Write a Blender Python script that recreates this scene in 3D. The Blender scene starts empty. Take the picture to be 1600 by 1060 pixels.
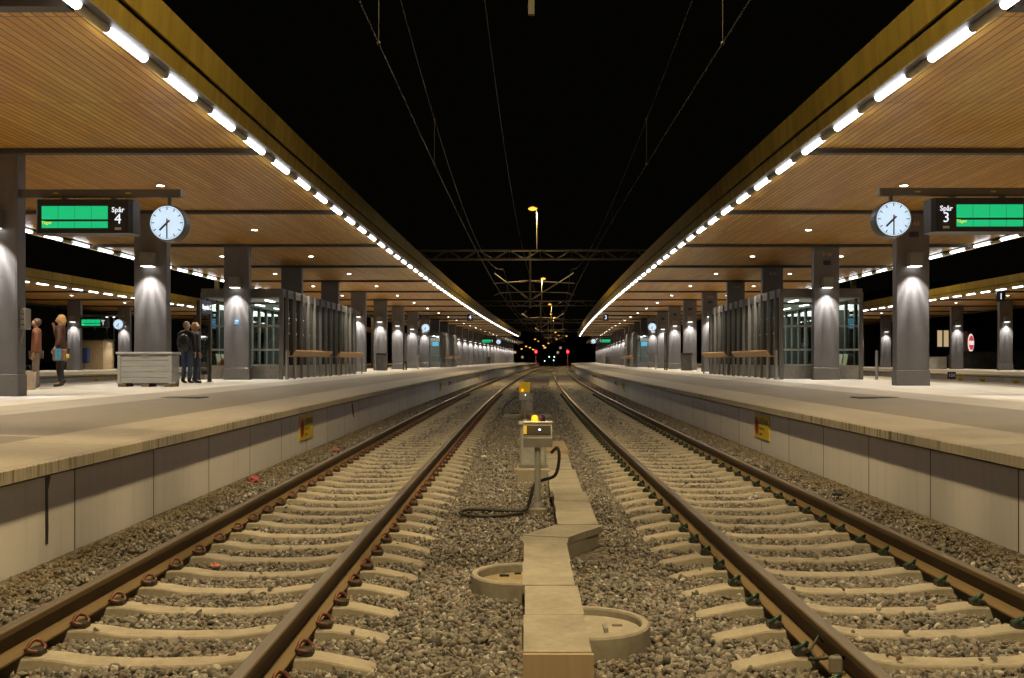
import bpy, bmesh, math, random
import numpy as np
from mathutils import Vector, Matrix
random.seed(7)
rng = np.random.default_rng(11)
scene = bpy.context.scene
COL = scene.collection
PI = math.pi
R = math.radians

# ------------------------------------------------------------------ camera, night sky, exposure
CAMZ = 1.466
cam_d = bpy.data.cameras.new('camera'); cam = bpy.data.objects.new('camera', cam_d); COL.objects.link(cam)
cam.location = (0, 0, CAMZ); cam.rotation_euler = (PI/2, 0, 0)
cam_d.sensor_width = 36; cam_d.lens = 36
cam_d.shift_x = -5/1600; cam_d.shift_y = 32.4/1600
cam_d.clip_start = 0.1; cam_d.clip_end = 3000
scene.camera = cam
w = bpy.data.worlds.new('World'); scene.world = w; w.use_nodes = True
w.node_tree.nodes['Background'].inputs[0].default_value = (1.0, 0.86, 0.62, 1)
w.node_tree.nodes['Background'].inputs[1].default_value = 0.0012
scene.view_settings.view_transform = 'Standard'
scene.view_settings.look = 'None'
scene.view_settings.exposure = 0.0
scene.cycles.use_denoising = True
scene.cycles.max_bounces = 6
scene.cycles.diffuse_bounces = 4
scene.cycles.transparent_max_bounces = 16
scene.cycles.sample_clamp_indirect = 4
SODIUM = (1.0, 0.735, 0.355)
SOD_W = 7000          # mast lamp power
COLSPOT_W = 520       # column downlight power
DOWN_W = 820          # soffit downlight power
STRIP_E = 11.5          # strip light emission

# ------------------------------------------------------------------ the curve of the line
def gpx(Y):
    y = min(Y, 400)/100
    return 43*y - 8.8*y*y + 0.52*y**3
def x0(Y):
    if Y < 0: return 0.43*Y*Y/1600
    return Y*gpx(Y)/1600
def ang(Y):
    e = 0.5
    return -math.atan((x0(Y+e)-x0(Y-e))/(2*e))
def at(n, Y, z=0): return Vector((n+x0(Y), Y, z))

# ------------------------------------------------------------------ materials
MATS = {}
def nodes_of(name):
    m = bpy.data.materials.new(name); m.use_nodes = True
    nt = m.node_tree; return m, nt, nt.nodes['Principled BSDF']
def N(nt, t, **kw):
    n = nt.nodes.new(t)
    for k, v in kw.items(): setattr(n, k, v)
    return n
def math_n(nt, op, a, b=None, c=None):
    n = N(nt, 'ShaderNodeMath', operation=op)
    for i, v in enumerate((a, b, c)):
        if v is None: continue
        if isinstance(v, (int, float)): n.inputs[i].default_value = v
        else: nt.links.new(v, n.inputs[i])
    return n.outputs[0]
def mixc(nt, f, a, b, mode='MIX'):
    n = N(nt, 'ShaderNodeMix', data_type='RGBA', blend_type=mode)
    for s, v in ((n.inputs[0], f), (n.inputs[6], a), (n.inputs[7], b)):
        if isinstance(v, (int, float)): s.default_value = v
        elif isinstance(v, tuple): s.default_value = (*v, 1) if len(v) == 3 else v
        else: nt.links.new(v, s)
    return n.outputs[2]
def noise(nt, vec, scale, detail=4, rough=0.55):
    n = N(nt, 'ShaderNodeTexNoise'); n.inputs['Scale'].default_value = scale
    n.inputs['Detail'].default_value = detail; n.inputs['Roughness'].default_value = rough
    if vec is not None: nt.links.new(vec, n.inputs['Vector'])
    return n.outputs[0]
def ramp(nt, f, a, b):
    n = N(nt, 'ShaderNodeMapRange'); n.inputs[1].default_value = a; n.inputs[2].default_value = b
    nt.links.new(f, n.inputs[0]); return n.outputs[0]
def bump(nt, h, strength, dist=0.01):
    n = N(nt, 'ShaderNodeBump'); n.inputs['Strength'].default_value = strength; n.inputs['Distance'].default_value = dist
    nt.links.new(h, n.inputs['Height']); return n.outputs[0]
def vmap(nt, src, scale):
    n = N(nt, 'ShaderNodeMapping'); n.inputs['Scale'].default_value = scale; nt.links.new(src, n.inputs[0]); return n.outputs[0]
def objco(nt): return N(nt, 'ShaderNodeTexCoord').outputs['Object']
def attr(nt, name='loc'):
    n = N(nt, 'ShaderNodeAttribute'); n.attribute_name = name; return n.outputs['Vector']
def sep(nt, v):
    n = N(nt, 'ShaderNodeSeparateXYZ'); nt.links.new(v, n.inputs[0]); return n.outputs

def mat(name, col, rough=0.6, metal=0.0, var=0.25, scale=6, bmp=0.15, bscale=None, coord='obj', stretch=None):
    if name in MATS: return MATS[name]
    m, nt, b = nodes_of(name)
    v = objco(nt) if coord == 'obj' else attr(nt)
    if stretch: v = vmap(nt, v, stretch)
    n1 = noise(nt, v, scale); n2 = noise(nt, v, scale*7, 3)
    f = ramp(nt, math_n(nt, 'ADD', math_n(nt, 'MULTIPLY', n1, .65), math_n(nt, 'MULTIPLY', n2, .35)), .3, .7)
    lo = tuple(c*(1-var) for c in col); hi = tuple(min(1, c*(1+var)) for c in col)
    nt.links.new(mixc(nt, f, lo, hi), b.inputs['Base Color'])
    b.inputs['Metallic'].default_value = metal
    nt.links.new(math_n(nt, 'ADD', math_n(nt, 'MULTIPLY', n1, .2), rough-.1), b.inputs['Roughness'])
    if bmp: nt.links.new(bump(nt, noise(nt, v, bscale or scale*12, 4), bmp, .004), b.inputs['Normal'])
    MATS[name] = m; return m
def emit(name, col, s):
    if name in MATS: return MATS[name]
    m, nt, b = nodes_of(name)
    b.inputs['Base Color'].default_value = (*[c*.5 for c in col], 1)
    b.inputs['Emission Color'].default_value = (*col, 1); b.inputs['Emission Strength'].default_value = s
    MATS[name] = m; return m

# ------------------------------------------------------------------ mesh helpers
class MB:
    def __init__(s): s.bm = bmesh.new()
    def box(s, c, d, rot=None, bev=0.0):
        g = bmesh.ops.create_cube(s.bm, size=1)['verts']
        M = Matrix.Translation(Vector(c)) @ (rot.to_4x4() if rot else Matrix()) @ Matrix.Diagonal((*d, 1))
        bmesh.ops.transform(s.bm, matrix=M, verts=g)
        if bev:
            es = list({e for v in g for e in v.link_edges})
            bmesh.ops.bevel(s.bm, geom=es, offset=bev, segments=1, affect='EDGES')
        return s
    def b2(s, lo, hi, bev=0.0):
        lo = Vector(lo); hi = Vector(hi); return s.box((lo+hi)/2, hi-lo, None, bev)
    def prism(s, pts, axis, a, b):
        # 2-D polygon extruded along an axis ('x','y','z')
        f = {'x': lambda p, t: (t, p[0], p[1]), 'y': lambda p, t: (p[0], t, p[1]), 'z': lambda p, t: (p[0], p[1], t)}[axis]
        A = [s.bm.verts.new(f(p, a)) for p in pts]; B = [s.bm.verts.new(f(p, b)) for p in pts]
        k = len(pts)
        for i in range(k): s.bm.faces.new((A[i], A[(i+1) % k], B[(i+1) % k], B[i]))
        s.bm.faces.new(A[::-1]); s.bm.faces.new(B)
        return s
    def tube(s, pts, r, seg=8, cap=True):
        pts = [Vector(p) for p in pts]; rings = []
        rr = r if isinstance(r, (list, tuple)) else [r]*len(pts)
        up = None
        for i, p in enumerate(pts):
            t = (pts[min(i+1, len(pts)-1)]-pts[max(i-1, 0)]).normalized()
            if up is None: up = Vector((0, 0, 1)) if abs(t.z) < .9 else Vector((1, 0, 0))
            u = t.cross(up); u = u.normalized() if u.length > 1e-6 else Vector((1, 0, 0))
            v = u.cross(t).normalized(); up = v
            rings.append([s.bm.verts.new(p+(u*math.cos(2*PI*k/seg)+v*math.sin(2*PI*k/seg))*rr[i]) for k in range(seg)])
        for a, b in zip(rings, rings[1:]):
            for k in range(seg): s.bm.faces.new((a[k], a[(k+1) % seg], b[(k+1) % seg], b[k]))
        if cap: s.bm.faces.new(rings[0][::-1]); s.bm.faces.new(rings[-1])
        return s
    def bar(s, a, b, r, seg=6): return s.tube([a, b], r, seg)
    def lathe(s, prof, seg=24, c=(0, 0, 0), axis='z'):
        rings = []
        for r, z in prof:
            ring = []
            for k in range(seg):
                a = 2*PI*k/seg; p = (r*math.cos(a), r*math.sin(a), z)
                if axis == 'y': p = (p[0], z, p[1])
                ring.append(s.bm.verts.new(Vector(p)+Vector(c)))
            rings.append(ring)
        for a, b in zip(rings, rings[1:]):
            for k in range(seg): s.bm.faces.new((a[k], a[(k+1) % seg], b[(k+1) % seg], b[k]))
        if prof[0][0] > 1e-5: s.bm.faces.new(rings[0][::-1])
        if prof[-1][0] > 1e-5: s.bm.faces.new(rings[-1])
        return s
    def ball(s, c, r, seg=12):
        g = bmesh.ops.create_uvsphere(s.bm, u_segments=seg, v_segments=max(6, seg*2//3), radius=1)['verts']
        d = r if isinstance(r, (tuple, list)) else (r, r, r)
        bmesh.ops.transform(s.bm, matrix=Matrix.Translation(c) @ Matrix.Diagonal((*d, 1)), verts=g)
        return s
    def build(s, name, m, parent=None, loc=None, smooth=False):
        bmesh.ops.recalc_face_normals(s.bm, faces=s.bm.faces[:])
        me = bpy.data.meshes.new(name); s.bm.to_mesh(me); s.bm.free()
        if smooth: me.shade_smooth()
        me.materials.append(m)
        o = bpy.data.objects.new(name, me); COL.objects.link(o)
        if parent: o.parent = parent
        if loc is not None: o.location = loc
        return o
def tag(o, label=None, cat=None, group=None, kind=None):
    if label: o['label'] = label
    if cat: o['category'] = cat
    if group: o['group'] = group
    if kind: o['kind'] = kind
    return o
def thing(name, label, cat, loc=(0, 0, 0), rz=0.0, group=None):
    o = bpy.data.objects.new(name, None); COL.objects.link(o); o.empty_display_size = .2
    o.location = loc; o.rotation_euler = (0, 0, rz)
    return tag(o, label, cat, group)
KIDS = {}
def kids(o): return [c for c in o.children]
def dup(root, loc, rz, label=None, group=None):
    r = root.copy(); COL.objects.link(r); r.location = loc; r.rotation_euler = (0, 0, rz)
    if label: r['label'] = label
    if group: r['group'] = group
    def rec(src, dst):
        for ch in KIDS[src.name]:
            c = ch.copy(); COL.objects.link(c); c.parent = dst
            rec(ch, c)
    rec(root, r); return r
def remember(root):
    KIDS[root.name] = list(root.children)
    for c in root.children: remember(c)
def sweep(name, profs, Ys, m, parent=None, closed=True, caps=True, nshift=0.0):
    """profile list of (n, z), swept along the curve; stores attribute loc=(n,Y,z)"""
    k = len(profs); verts = []; loc = []
    for Y in Ys:
        for n, z in profs:
            verts.append((n+nshift+x0(Y), Y, z)); loc.append((n+nshift, Y, z))
    faces = []
    e = k if closed else k-1
    for i in range(len(Ys)-1):
        for j in range(e):
            a = i*k+j; b = i*k+(j+1) % k
            faces.append((a, b, b+k, a+k))
    if closed and caps:
        faces.append(tuple(range(k))[::-1]); faces.append(tuple((len(Ys)-1)*k+j for j in range(k)))
    me = bpy.data.meshes.new(name); me.from_pydata(verts, [], faces)
    a = me.attributes.new('loc', 'FLOAT_VECTOR', 'POINT'); a.data.foreach_set('vector', np.array(loc, 'f').ravel())
    bm = bmesh.new(); bm.from_mesh(me); bmesh.ops.recalc_face_normals(bm, faces=bm.faces[:]); bm.to_mesh(me); bm.free()
    me.materials.append(m)
    o = bpy.data.objects.new(name, me); COL.objects.link(o)
    if parent: o.parent = parent
    return o
def steps(a, b, d=4.0):
    k = max(1, int(math.ceil((b-a)/d))); return [a+(b-a)*i/k for i in range(k+1)]
FONT = None
def text(name, s, size, m, parent, loc, rot=(PI/2, 0, 0), sx=1.0, align='CENTER', ext=0.002, bold=0.0):
    cu = bpy.data.curves.new(name, 'FONT'); cu.body = s; cu.size = size; cu.align_x = align; cu.align_y = 'CENTER'
    cu.extrude = ext; cu.offset = bold; cu.resolution_u = 2
    t = bpy.data.objects.new('tmp', cu); COL.objects.link(t)
    bpy.context.view_layer.update()
    me = bpy.data.meshes.new_from_object(t.evaluated_get(bpy.context.evaluated_depsgraph_get()))
    bpy.data.objects.remove(t); bpy.data.curves.remove(cu)
    me.name = name; me.materials.clear(); me.materials.append(m)
    o = bpy.data.objects.new(name, me); COL.objects.link(o)
    if parent: o.parent = parent
    o.location = loc; o.rotation_euler = rot; o.scale = (sx, 1, 1)
    return o
def lamp(name, kind, power, col, parent, loc, rot=(0, 0, 0), size=R(120), blend=.6, radius=.1):
    d = bpy.data.lights.new(name, kind); d.energy = power; d.color = col
    if kind == 'SPOT': d.spot_size = size; d.spot_blend = blend
    d.shadow_soft_size = radius
    o = bpy.data.objects.new(name, d); COL.objects.link(o)
    if parent: o.parent = parent
    o.location = loc; o.rotation_euler = rot
    return o

# ------------------------------------------------------------------ special materials
def make_soffit():
    m, nt, b = nodes_of('soffit_wood'); L = attr(nt); x, y, z = sep(nt, L)
    W = .128
    q = math_n(nt, 'DIVIDE', x, W); idx = math_n(nt, 'FLOOR', q); fr = math_n(nt, 'FRACT', q)
    yb = math_n(nt, 'FLOOR', math_n(nt, 'DIVIDE', math_n(nt, 'ADD', y, 80-3.4), 4.025))
    cx = N(nt, 'ShaderNodeCombineXYZ'); nt.links.new(idx, cx.inputs[0]); nt.links.new(yb, cx.inputs[1])
    wn = N(nt, 'ShaderNodeTexWhiteNoise', noise_dimensions='3D'); nt.links.new(cx.outputs[0], wn.inputs[0])
    rnd = wn.outputs[0]
    va = N(nt, 'ShaderNodeVectorMath', operation='ADD'); nt.links.new(L, va.inputs[0]); nt.links.new(wn.outputs['Color'], va.inputs[1])
    grain = noise(nt, vmap(nt, va.outputs[0], (45, 1.6, 8)), 1.0, 6, .65)
    knot = ramp(nt, noise(nt, vmap(nt, va.outputs[0], (9, 3.5, 4)), 1.6, 2, .5), .70, .78)
    c = mixc(nt, rnd, (.70, .325, .044), (.98, .61, .115))
    c = mixc(nt, ramp(nt, grain, .35, .75), c, (.50, .23, .036))
    c = mixc(nt, math_n(nt, 'MULTIPLY', knot, .7), c, (.10, .042, .015))
    gap = math_n(nt, 'LESS_THAN', math_n(nt, 'ABSOLUTE', math_n(nt, 'SUBTRACT', fr, .5)), .43)
    yj = math_n(nt, 'FRACT', math_n(nt, 'DIVIDE', math_n(nt, 'ADD', y, 80-3.4), 4.025))
    jn = math_n(nt, 'GREATER_THAN', yj, .004)
    msk = math_n(nt, 'MULTIPLY', gap, jn)
    c = mixc(nt, msk, (.018, .010, .006), c)
    nt.links.new(c, b.inputs['Base Color'])
    nt.links.new(math_n(nt, 'ADD', math_n(nt, 'MULTIPLY', grain, .2), .28), b.inputs['Roughness'])
    b.inputs['Specular IOR Level'].default_value = .6
    h = math_n(nt, 'ADD', math_n(nt, 'MULTIPLY', msk, 1.0), math_n(nt, 'MULTIPLY', grain, .12))
    nt.links.new(bump(nt, h, .6, .006), b.inputs['Normal'])
    return m
def make_brass():
    m, nt, b = nodes_of('brass_sheet'); L = attr(nt); x, y, z = sep(nt, L)
    q = math_n(nt, 'DIVIDE', y, 1.46); idx = math_n(nt, 'FLOOR', q); fr = math_n(nt, 'FRACT', q)
    wn = N(nt, 'ShaderNodeTexWhiteNoise', noise_dimensions='1D'); nt.links.new(idx, wn.inputs['W'])
    c = mixc(nt, wn.outputs[0], (.31, .225, .040), (.42, .31, .066))
    st = noise(nt, vmap(nt, L, (1, 2.6, .5)), 1.5, 4)
    c = mixc(nt, ramp(nt, st, .35, .8), c, (.21, .15, .028))
    ln = math_n(nt, 'GREATER_THAN', fr, .012)
    c = mixc(nt, ln, (.34, .26, .1), c)
    nt.links.new(c, b.inputs['Base Color']); b.inputs['Metallic'].default_value = .65
    nt.links.new(math_n(nt, 'ADD', math_n(nt, 'MULTIPLY', st, .25), .22), b.inputs['Roughness'])
    wob = noise(nt, vmap(nt, L, (1, 1.1, .35)), 1.4, 2)
    tilt = math_n(nt, 'MULTIPLY', math_n(nt, 'MULTIPLY', fr, wn.outputs[0]), .5)
    nt.links.new(bump(nt, math_n(nt, 'ADD', wob, tilt), .55, .05), b.inputs['Normal'])
    return m
def make_paving(c_edge, c_mid):
    m, nt, b = nodes_of('paving_'+str(round(c_mid, 2))); L = attr(nt); x, y, z = sep(nt, L)
    wv = math_n(nt, 'ABSOLUTE', math_n(nt, 'SUBTRACT', x, c_mid))          # distance from the platform's middle
    n1 = noise(nt, L, .9, 5); n2 = noise(nt, L, 14, 4); n3 = noise(nt, vmap(nt, L, (2.5, .5, 1)), 1, 3)
    f = ramp(nt, math_n(nt, 'ADD', math_n(nt, 'MULTIPLY', n1, .5), math_n(nt, 'MULTIPLY', n2, .5)), .32, .68)
    inner = math_n(nt, 'LESS_THAN', wv, 3.36)
    light = mixc(nt, inner, mixc(nt, f, (.25, .228, .19), (.34, .312, .262)), mixc(nt, math_n(nt, 'LESS_THAN', wv, 2.2), mixc(nt, f, (.255, .237, .207), (.35, .328, .288)), mixc(nt, f, (.43, .405, .355), (.54, .51, .45))))  # paler middle: bright pools put into the colour, bouncing light to the soffit
    dark = mixc(nt, f, (.145, .132, .112), (.195, .178, .152))
    is_mid = math_n(nt, 'LESS_THAN', wv, 5.30)
    is_dark = math_n(nt, 'MULTIPLY', is_mid, math_n(nt, 'GREATER_THAN', wv, 3.36))
    cr = math_n(nt, 'FRACT', math_n(nt, 'DIVIDE', math_n(nt, 'ADD', y, 80-17.7+24.15*3), 24.15))
    notline = math_n(nt, 'GREATER_THAN', cr, .006)
    c = mixc(nt, math_n(nt, 'MULTIPLY', is_dark, notline), light, dark)
    # slab joints
    jy = math_n(nt, 'FRACT', math_n(nt, 'DIVIDE', y, 1.9))
    j1 = math_n(nt, 'LESS_THAN', jy, .009)
    j1 = math_n(nt, 'MULTIPLY', j1, math_n(nt, 'SUBTRACT', 1, is_dark))
    c = mixc(nt, math_n(nt, 'MULTIPLY', j1, .8), c, (.09, .08, .065))
    c = mixc(nt, math_n(nt, 'MULTIPLY', ramp(nt, n3, .55, .8), .35), c, (.15, .135, .11))
    # tactile ridges close to the edge
    dE = math_n(nt, 'GREATER_THAN', wv, 6.21)
    ry = math_n(nt, 'LESS_THAN', math_n(nt, 'FRACT', math_n(nt, 'DIVIDE', y, .09)), .4)
    tr = math_n(nt, 'MULTIPLY', dE, ry)
    c = mixc(nt, math_n(nt, 'MULTIPLY', tr, .5), c, (.12, .10, .07))
    # dark drip stains on the nose face
    nz = math_n(nt, 'GREATER_THAN', wv, 6.305)
    drip = noise(nt, vmap(nt, L, (1, 11, .6)), 1.6, 5, .7)
    patch = noise(nt, vmap(nt, L, (1, .35, .2)), 1.3, 2)
    dr = math_n(nt, 'MULTIPLY', ramp(nt, drip, .50, .60), ramp(nt, patch, .42, .60))
    c = mixc(nt, math_n(nt, 'MULTIPLY', nz, .6), c, (.36, .33, .26))
    c = mixc(nt, math_n(nt, 'MULTIPLY', math_n(nt, 'MULTIPLY', nz, dr), .9), c, (.05, .042, .028))
    nt.links.new(c, b.inputs['Base Color'])
    nt.links.new(math_n(nt, 'ADD', math_n(nt, 'MULTIPLY', n1, .3), .45), b.inputs['Roughness'])
    nt.links.new(bump(nt, math_n(nt, 'ADD', noise(nt, L, 60, 3), math_n(nt, 'MULTIPLY', tr, 2.0)), .25, .004), b.inputs['Normal'])
    return m
def make_wall():
    m, nt, b = nodes_of('platform_wall_concrete'); L = attr(nt); x, y, z = sep(nt, L)
    q = math_n(nt, 'DIVIDE', math_n(nt, 'SUBTRACT', y, 8.82-1.9*20), 1.9); idx = math_n(nt, 'FLOOR', q); fr = math_n(nt, 'FRACT', q)
    wn = N(nt, 'ShaderNodeTexWhiteNoise', noise_dimensions='1D'); nt.links.new(idx, wn.inputs['W'])
    c = mixc(nt, wn.outputs[0], (.53, .525, .545), (.64, .635, .65))
    streak = noise(nt, vmap(nt, L, (1, 5, .35)), 1.4, 5, .6)
    c = mixc(nt, math_n(nt, 'MULTIPLY', ramp(nt, streak, .5, .75), .45), c, (.40, .39, .395))
    speck = ramp(nt, noise(nt, L, 22, 2), .70, .74)
    c = mixc(nt, math_n(nt, 'MULTIPLY', speck, .35), c, (.09, .08, .07))
    c = mixc(nt, math_n(nt, 'LESS_THAN', fr, .012), c, (.035, .03, .025))
    nt.links.new(c, b.inputs['Base Color']); b.inputs['Roughness'].default_value = .7
    nt.links.new(bump(nt, noise(nt, L, 50, 3), .15, .004), b.inputs['Normal'])
    return m
def make_ballast():
    m, nt, b = nodes_of('ballast_bed'); L = attr(nt)
    v = N(nt, 'ShaderNodeTexVoronoi'); v.inputs['Scale'].default_value = 21; nt.links.new(L, v.inputs['Vector'])
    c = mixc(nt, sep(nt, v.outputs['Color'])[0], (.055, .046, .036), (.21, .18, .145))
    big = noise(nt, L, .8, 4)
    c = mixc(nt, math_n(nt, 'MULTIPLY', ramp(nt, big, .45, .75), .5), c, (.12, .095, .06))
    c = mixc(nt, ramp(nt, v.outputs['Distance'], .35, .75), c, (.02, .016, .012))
    nt.links.new(c, b.inputs['Base Color']); b.inputs['Roughness'].default_value = .85
    nt.links.new(bump(nt, v.outputs['Distance'], -1.0, .03), b.inputs['Normal'])
    return m
def make_stone():
    m, nt, b = nodes_of('ballast_stone')
    a = N(nt, 'ShaderNodeAttribute'); a.attribute_name = 'rnd'; r1, r2, r3 = sep(nt, a.outputs['Vector'])
    cr = N(nt, 'ShaderNodeValToRGB'); e = cr.color_ramp.elements
    e[0].position = 0; e[0].color = (.085, .083, .08, 1); e[1].position = 1; e[1].color = (.40, .385, .35, 1)
    for p, col in ((.25, (.125, .12, .113, 1)), (.5, (.17, .16, .143, 1)), (.7, (.22, .205, .18, 1)), (.85, (.18, .13, .10, 1)), (.92, (.27, .27, .265, 1))):
        k = e.new(p); k.color = col
    nt.links.new(r1, cr.inputs[0])
    n = noise(nt, objco(nt), 90, 3)
    c = mixc(nt, math_n(nt, 'MULTIPLY', ramp(nt, n, .4, .7), .4), cr.outputs[0], (.07, .058, .045))
    c = mixc(nt, math_n(nt, 'MULTIPLY', r3, .75), c, (.115, .09, .052))      # soiled stones along the wall
    nt.links.new(c, b.inputs['Base Color']); b.inputs['Roughness'].default_value = .8
    nt.links.new(bump(nt, n, .3, .004), b.inputs['Normal'])
    return m
def make_rail():
    m, nt, b = nodes_of('rail_steel'); L = attr(nt); x, y, z = sep(nt, L)
    n = noise(nt, vmap(nt, L, (8, 1.2, 8)), 2, 5)
    rust = mixc(nt, n, (.066, .042, .015), (.135, .088, .030))
    foot = mixc(nt, n, (.085, .055, .020), (.145, .095, .034))
    c = mixc(nt, math_n(nt, 'LESS_THAN', z, -.135), rust, foot)
    top = math_n(nt, 'GREATER_THAN', z, -.004)
    c = mixc(nt, top, c, mixc(nt, noise(nt, vmap(nt, L, (40, .8, 1)), 1, 3), (.20, .165, .125), (.34, .30, .25)))
    nt.links.new(c, b.inputs['Base Color'])
    nt.links.new(math_n(nt, 'MULTIPLY', top, .75), b.inputs['Metallic'])
    nt.links.new(math_n(nt, 'SUBTRACT', .75, math_n(nt, 'MULTIPLY', top, .38)), b.inputs['Roughness'])
    nt.links.new(bump(nt, noise(nt, L, 70, 4), .2, .003), b.inputs['Normal'])
    return m
def make_glass():
    m, nt, b = nodes_of('clear_glass'); nt.nodes.remove(b); out = nt.nodes['Material Output']
    tr = N(nt, 'ShaderNodeBsdfTransparent'); tr.inputs[0].default_value = (.80, .86, .82, 1)
    gl = N(nt, 'ShaderNodeBsdfGlossy'); gl.inputs['Roughness'].default_value = .02
    fr = N(nt, 'ShaderNodeFresnel'); fr.inputs[0].default_value = 1.5
    mx = N(nt, 'ShaderNodeMixShader'); nt.links.new(math_n(nt, 'MULTIPLY', fr.outputs[0], 1.6), mx.inputs[0])
    nt.links.new(tr.outputs[0], mx.inputs[1]); nt.links.new(gl.outputs[0], mx.inputs[2]); nt.links.new(mx.outputs[0], out.inputs[0])
    return m
M_SOF = make_soffit(); M_BRASS = make_brass(); M_WALL = make_wall(); M_BAL = make_ballast(); M_STONE = make_stone()
M_RAIL = make_rail(); M_GLASS = make_glass()
M_COL = mat('column_steel', (.128, .121, .120), .42, .35, .16, 1.6, .06, stretch=(1, 1, .5))
M_COLD = mat('dark_bronze_steel', (.052, .045, .038), .45, .4, .2, 3, .05)
M_FRAME = mat('grey_frame_steel', (.13, .122, .112), .45, .4, .15, 3, .05)
M_BEAM = mat('beam_paint', (.050, .043, .035), .5, .2, .2, 3, .05)
M_ALU = mat('brushed_aluminium', (.42, .38, .31), .32, .85, .12, 5, .05)
M_CONC = mat('concrete', (.24, .22, .18), .75, 0, .22, 7, .25)
M_CONCL = mat('pale_concrete', (.245, .228, .19), .75, 0, .32, 3, .3)
M_SLEEP = mat('sleeper_concrete', (.275, .25, .20), .8, 0, .3, 5, .3)
M_STEEL = mat('galvanised_steel', (.30, .285, .26), .45, .6, .2, 9, .08)
M_BLACK = mat('black_plastic', (.018, .018, .018), .4, 0, .3, 8, .05)
M_RUB = mat('black_rubber', (.022, .020, .018), .6, 0, .3, 20, .1)
M_FIN = mat('fin_steel', (.18, .168, .15), .45, .3, .15, 3, .05)
M_GAN = mat('gantry_steel', (.11, .095, .07), .5, .4, .2, 6, .08)
M_ROOF = mat('roofing_felt', (.05, .05, .05), .8)
M_WIRE = mat('copper_wire', (.035, .03, .022), .5, .4, .2, 3, 0)
M_WOODB = mat('bench_oak', (.58, .32, .13), .45, 0, .3, 3, .2, stretch=(6, .6, 6))
M_WHITE = emit('strip_white', (.93, .96, 1.0), STRIP_E)
M_DOWN = emit('downlight_white', (1.0, .93, .80), 30)
M_SOD = emit('sodium_lens', (1.0, .44, .045), 2.0)
M_DIAL = emit('clock_dial', (.66, .80, .92), .78)
M_GREEN = emit('display_green', (.006, .46, .17), 1.0)
M_TXT = emit('lit_white_letters', (.85, .9, 1), 1.0)
M_TXTY = emit('lit_yellow_letters', (.7, .75, .05), 1.0)
M_RED = emit('signal_red', (1, .012, .02), 14)
M_YEL = mat('yellow_enamel', (.62, .47, .02), .4, 0, .12, 6, .05)

# ------------------------------------------------------------------ ground, track bed, platforms (the setting)
MID_N = .22
CL, CR = -2.05, 2.46                       # track centres
ROW = 8.05; Y0 = 19.5                      # column rows
PN = {'4': 'the grit bin platform', '3': 'the numbered-column platform'}
PC = {'4': -10.01, '3': 10.51, '5': -30.3, '1': 31.44}      # platform middles
GZ = -.268
def groundz(n):
    u = abs(n-MID_N)
    return GZ + .07*min(1, max(0, (1.0-u)/.25)) + (.13*min(1, max(0, (u-3.15)/.5)) if u > 3.15 else 0)
gp = [(-400, -.6), (-36, -.6)]
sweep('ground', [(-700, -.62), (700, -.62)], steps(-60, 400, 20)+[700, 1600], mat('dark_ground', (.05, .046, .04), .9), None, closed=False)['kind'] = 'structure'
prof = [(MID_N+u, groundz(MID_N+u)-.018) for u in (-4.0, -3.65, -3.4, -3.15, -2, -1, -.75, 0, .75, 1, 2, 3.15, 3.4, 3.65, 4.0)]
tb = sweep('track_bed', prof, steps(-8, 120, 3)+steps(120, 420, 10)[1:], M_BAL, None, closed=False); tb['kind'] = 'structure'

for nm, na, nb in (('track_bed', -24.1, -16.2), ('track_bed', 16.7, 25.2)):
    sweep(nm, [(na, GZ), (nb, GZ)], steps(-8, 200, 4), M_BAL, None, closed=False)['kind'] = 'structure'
def platform(key, c, a, b, lab):
    root = thing('platform', lab, 'platform'); root['kind'] = 'structure'
    Ys = steps(a, b, 3)
    H = 6.31
    pav = make_paving(0, c)
    top = []
    for wv, z in ((-H, .56), (-H, .655), (-H+.012, .663), (-5.30, .70), (-3.36, .752), (-2.4, .766), (2.4, .766), (3.36, .752), (5.30, .70), (H-.012, .663), (H, .655), (H, .56)):
        top.append((c+wv, z))
    sweep('paving', top, Ys, pav, root, closed=True)
    for s in (-1, 1):
        sweep('retaining_wall', [(c+s*(H-.24), -.4), (c+s*(H-.12), -.4), (c+s*(H-.12), .52), (c+s*(H-.24), .52)], Ys, M_WALL, root)
        sweep('coping_joint_shade', [(c+s*(H-.30), .52), (c+s*(H-.17), .52), (c+s*(H-.17), .562), (c+s*(H-.30), .562)], Ys, M_BEAM, root)  # dark strip in the gap under the coping; its shade put into the colour
    return root
platform('4', PC['4'], -8, 262, 'concrete platform carrying the grit bin')
platform('3', PC['3'], -8, 262, 'concrete platform carrying the numbered columns')
platform('5', PC['5'], 20, 200, 'far platform behind the woman with the blue handbag')
platform('1', PC['1'], 20, 200, 'far platform behind the column marked E-43')

# ------------------------------------------------------------------ rails and sleepers
RP = [(-.075, -.172), (.075, -.172), (.075, -.161), (.030, -.146), (.0085, -.128), (.0085, -.052), (.034, -.040), (.036, -.010), (.030, -.002), (.024, 0),
      (-.024, 0), (-.030, -.002), (-.036, -.010), (-.034, -.040), (-.0085, -.052), (-.0085, -.128), (-.030, -.146), (-.075, -.161)]
RY = steps(-5, 110, 2)+steps(110, 420, 6)[1:]
for c, who in ((CL, 'the track with red-brown clips'), (CR, 'the track with green clips')):
    for s, pos in ((-1, 'left'), (1, 'right')):
        plat = (c < 0) == (s < 0)
        o = sweep('rail', RP, RY, M_RAIL, None, nshift=c+s*.7525)
        tag(o, ('rusty steel rail beside the platform wall on ' if plat else 'rusty steel rail beside the middle gravel on ')+who, 'rail', 'running rails')

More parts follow.
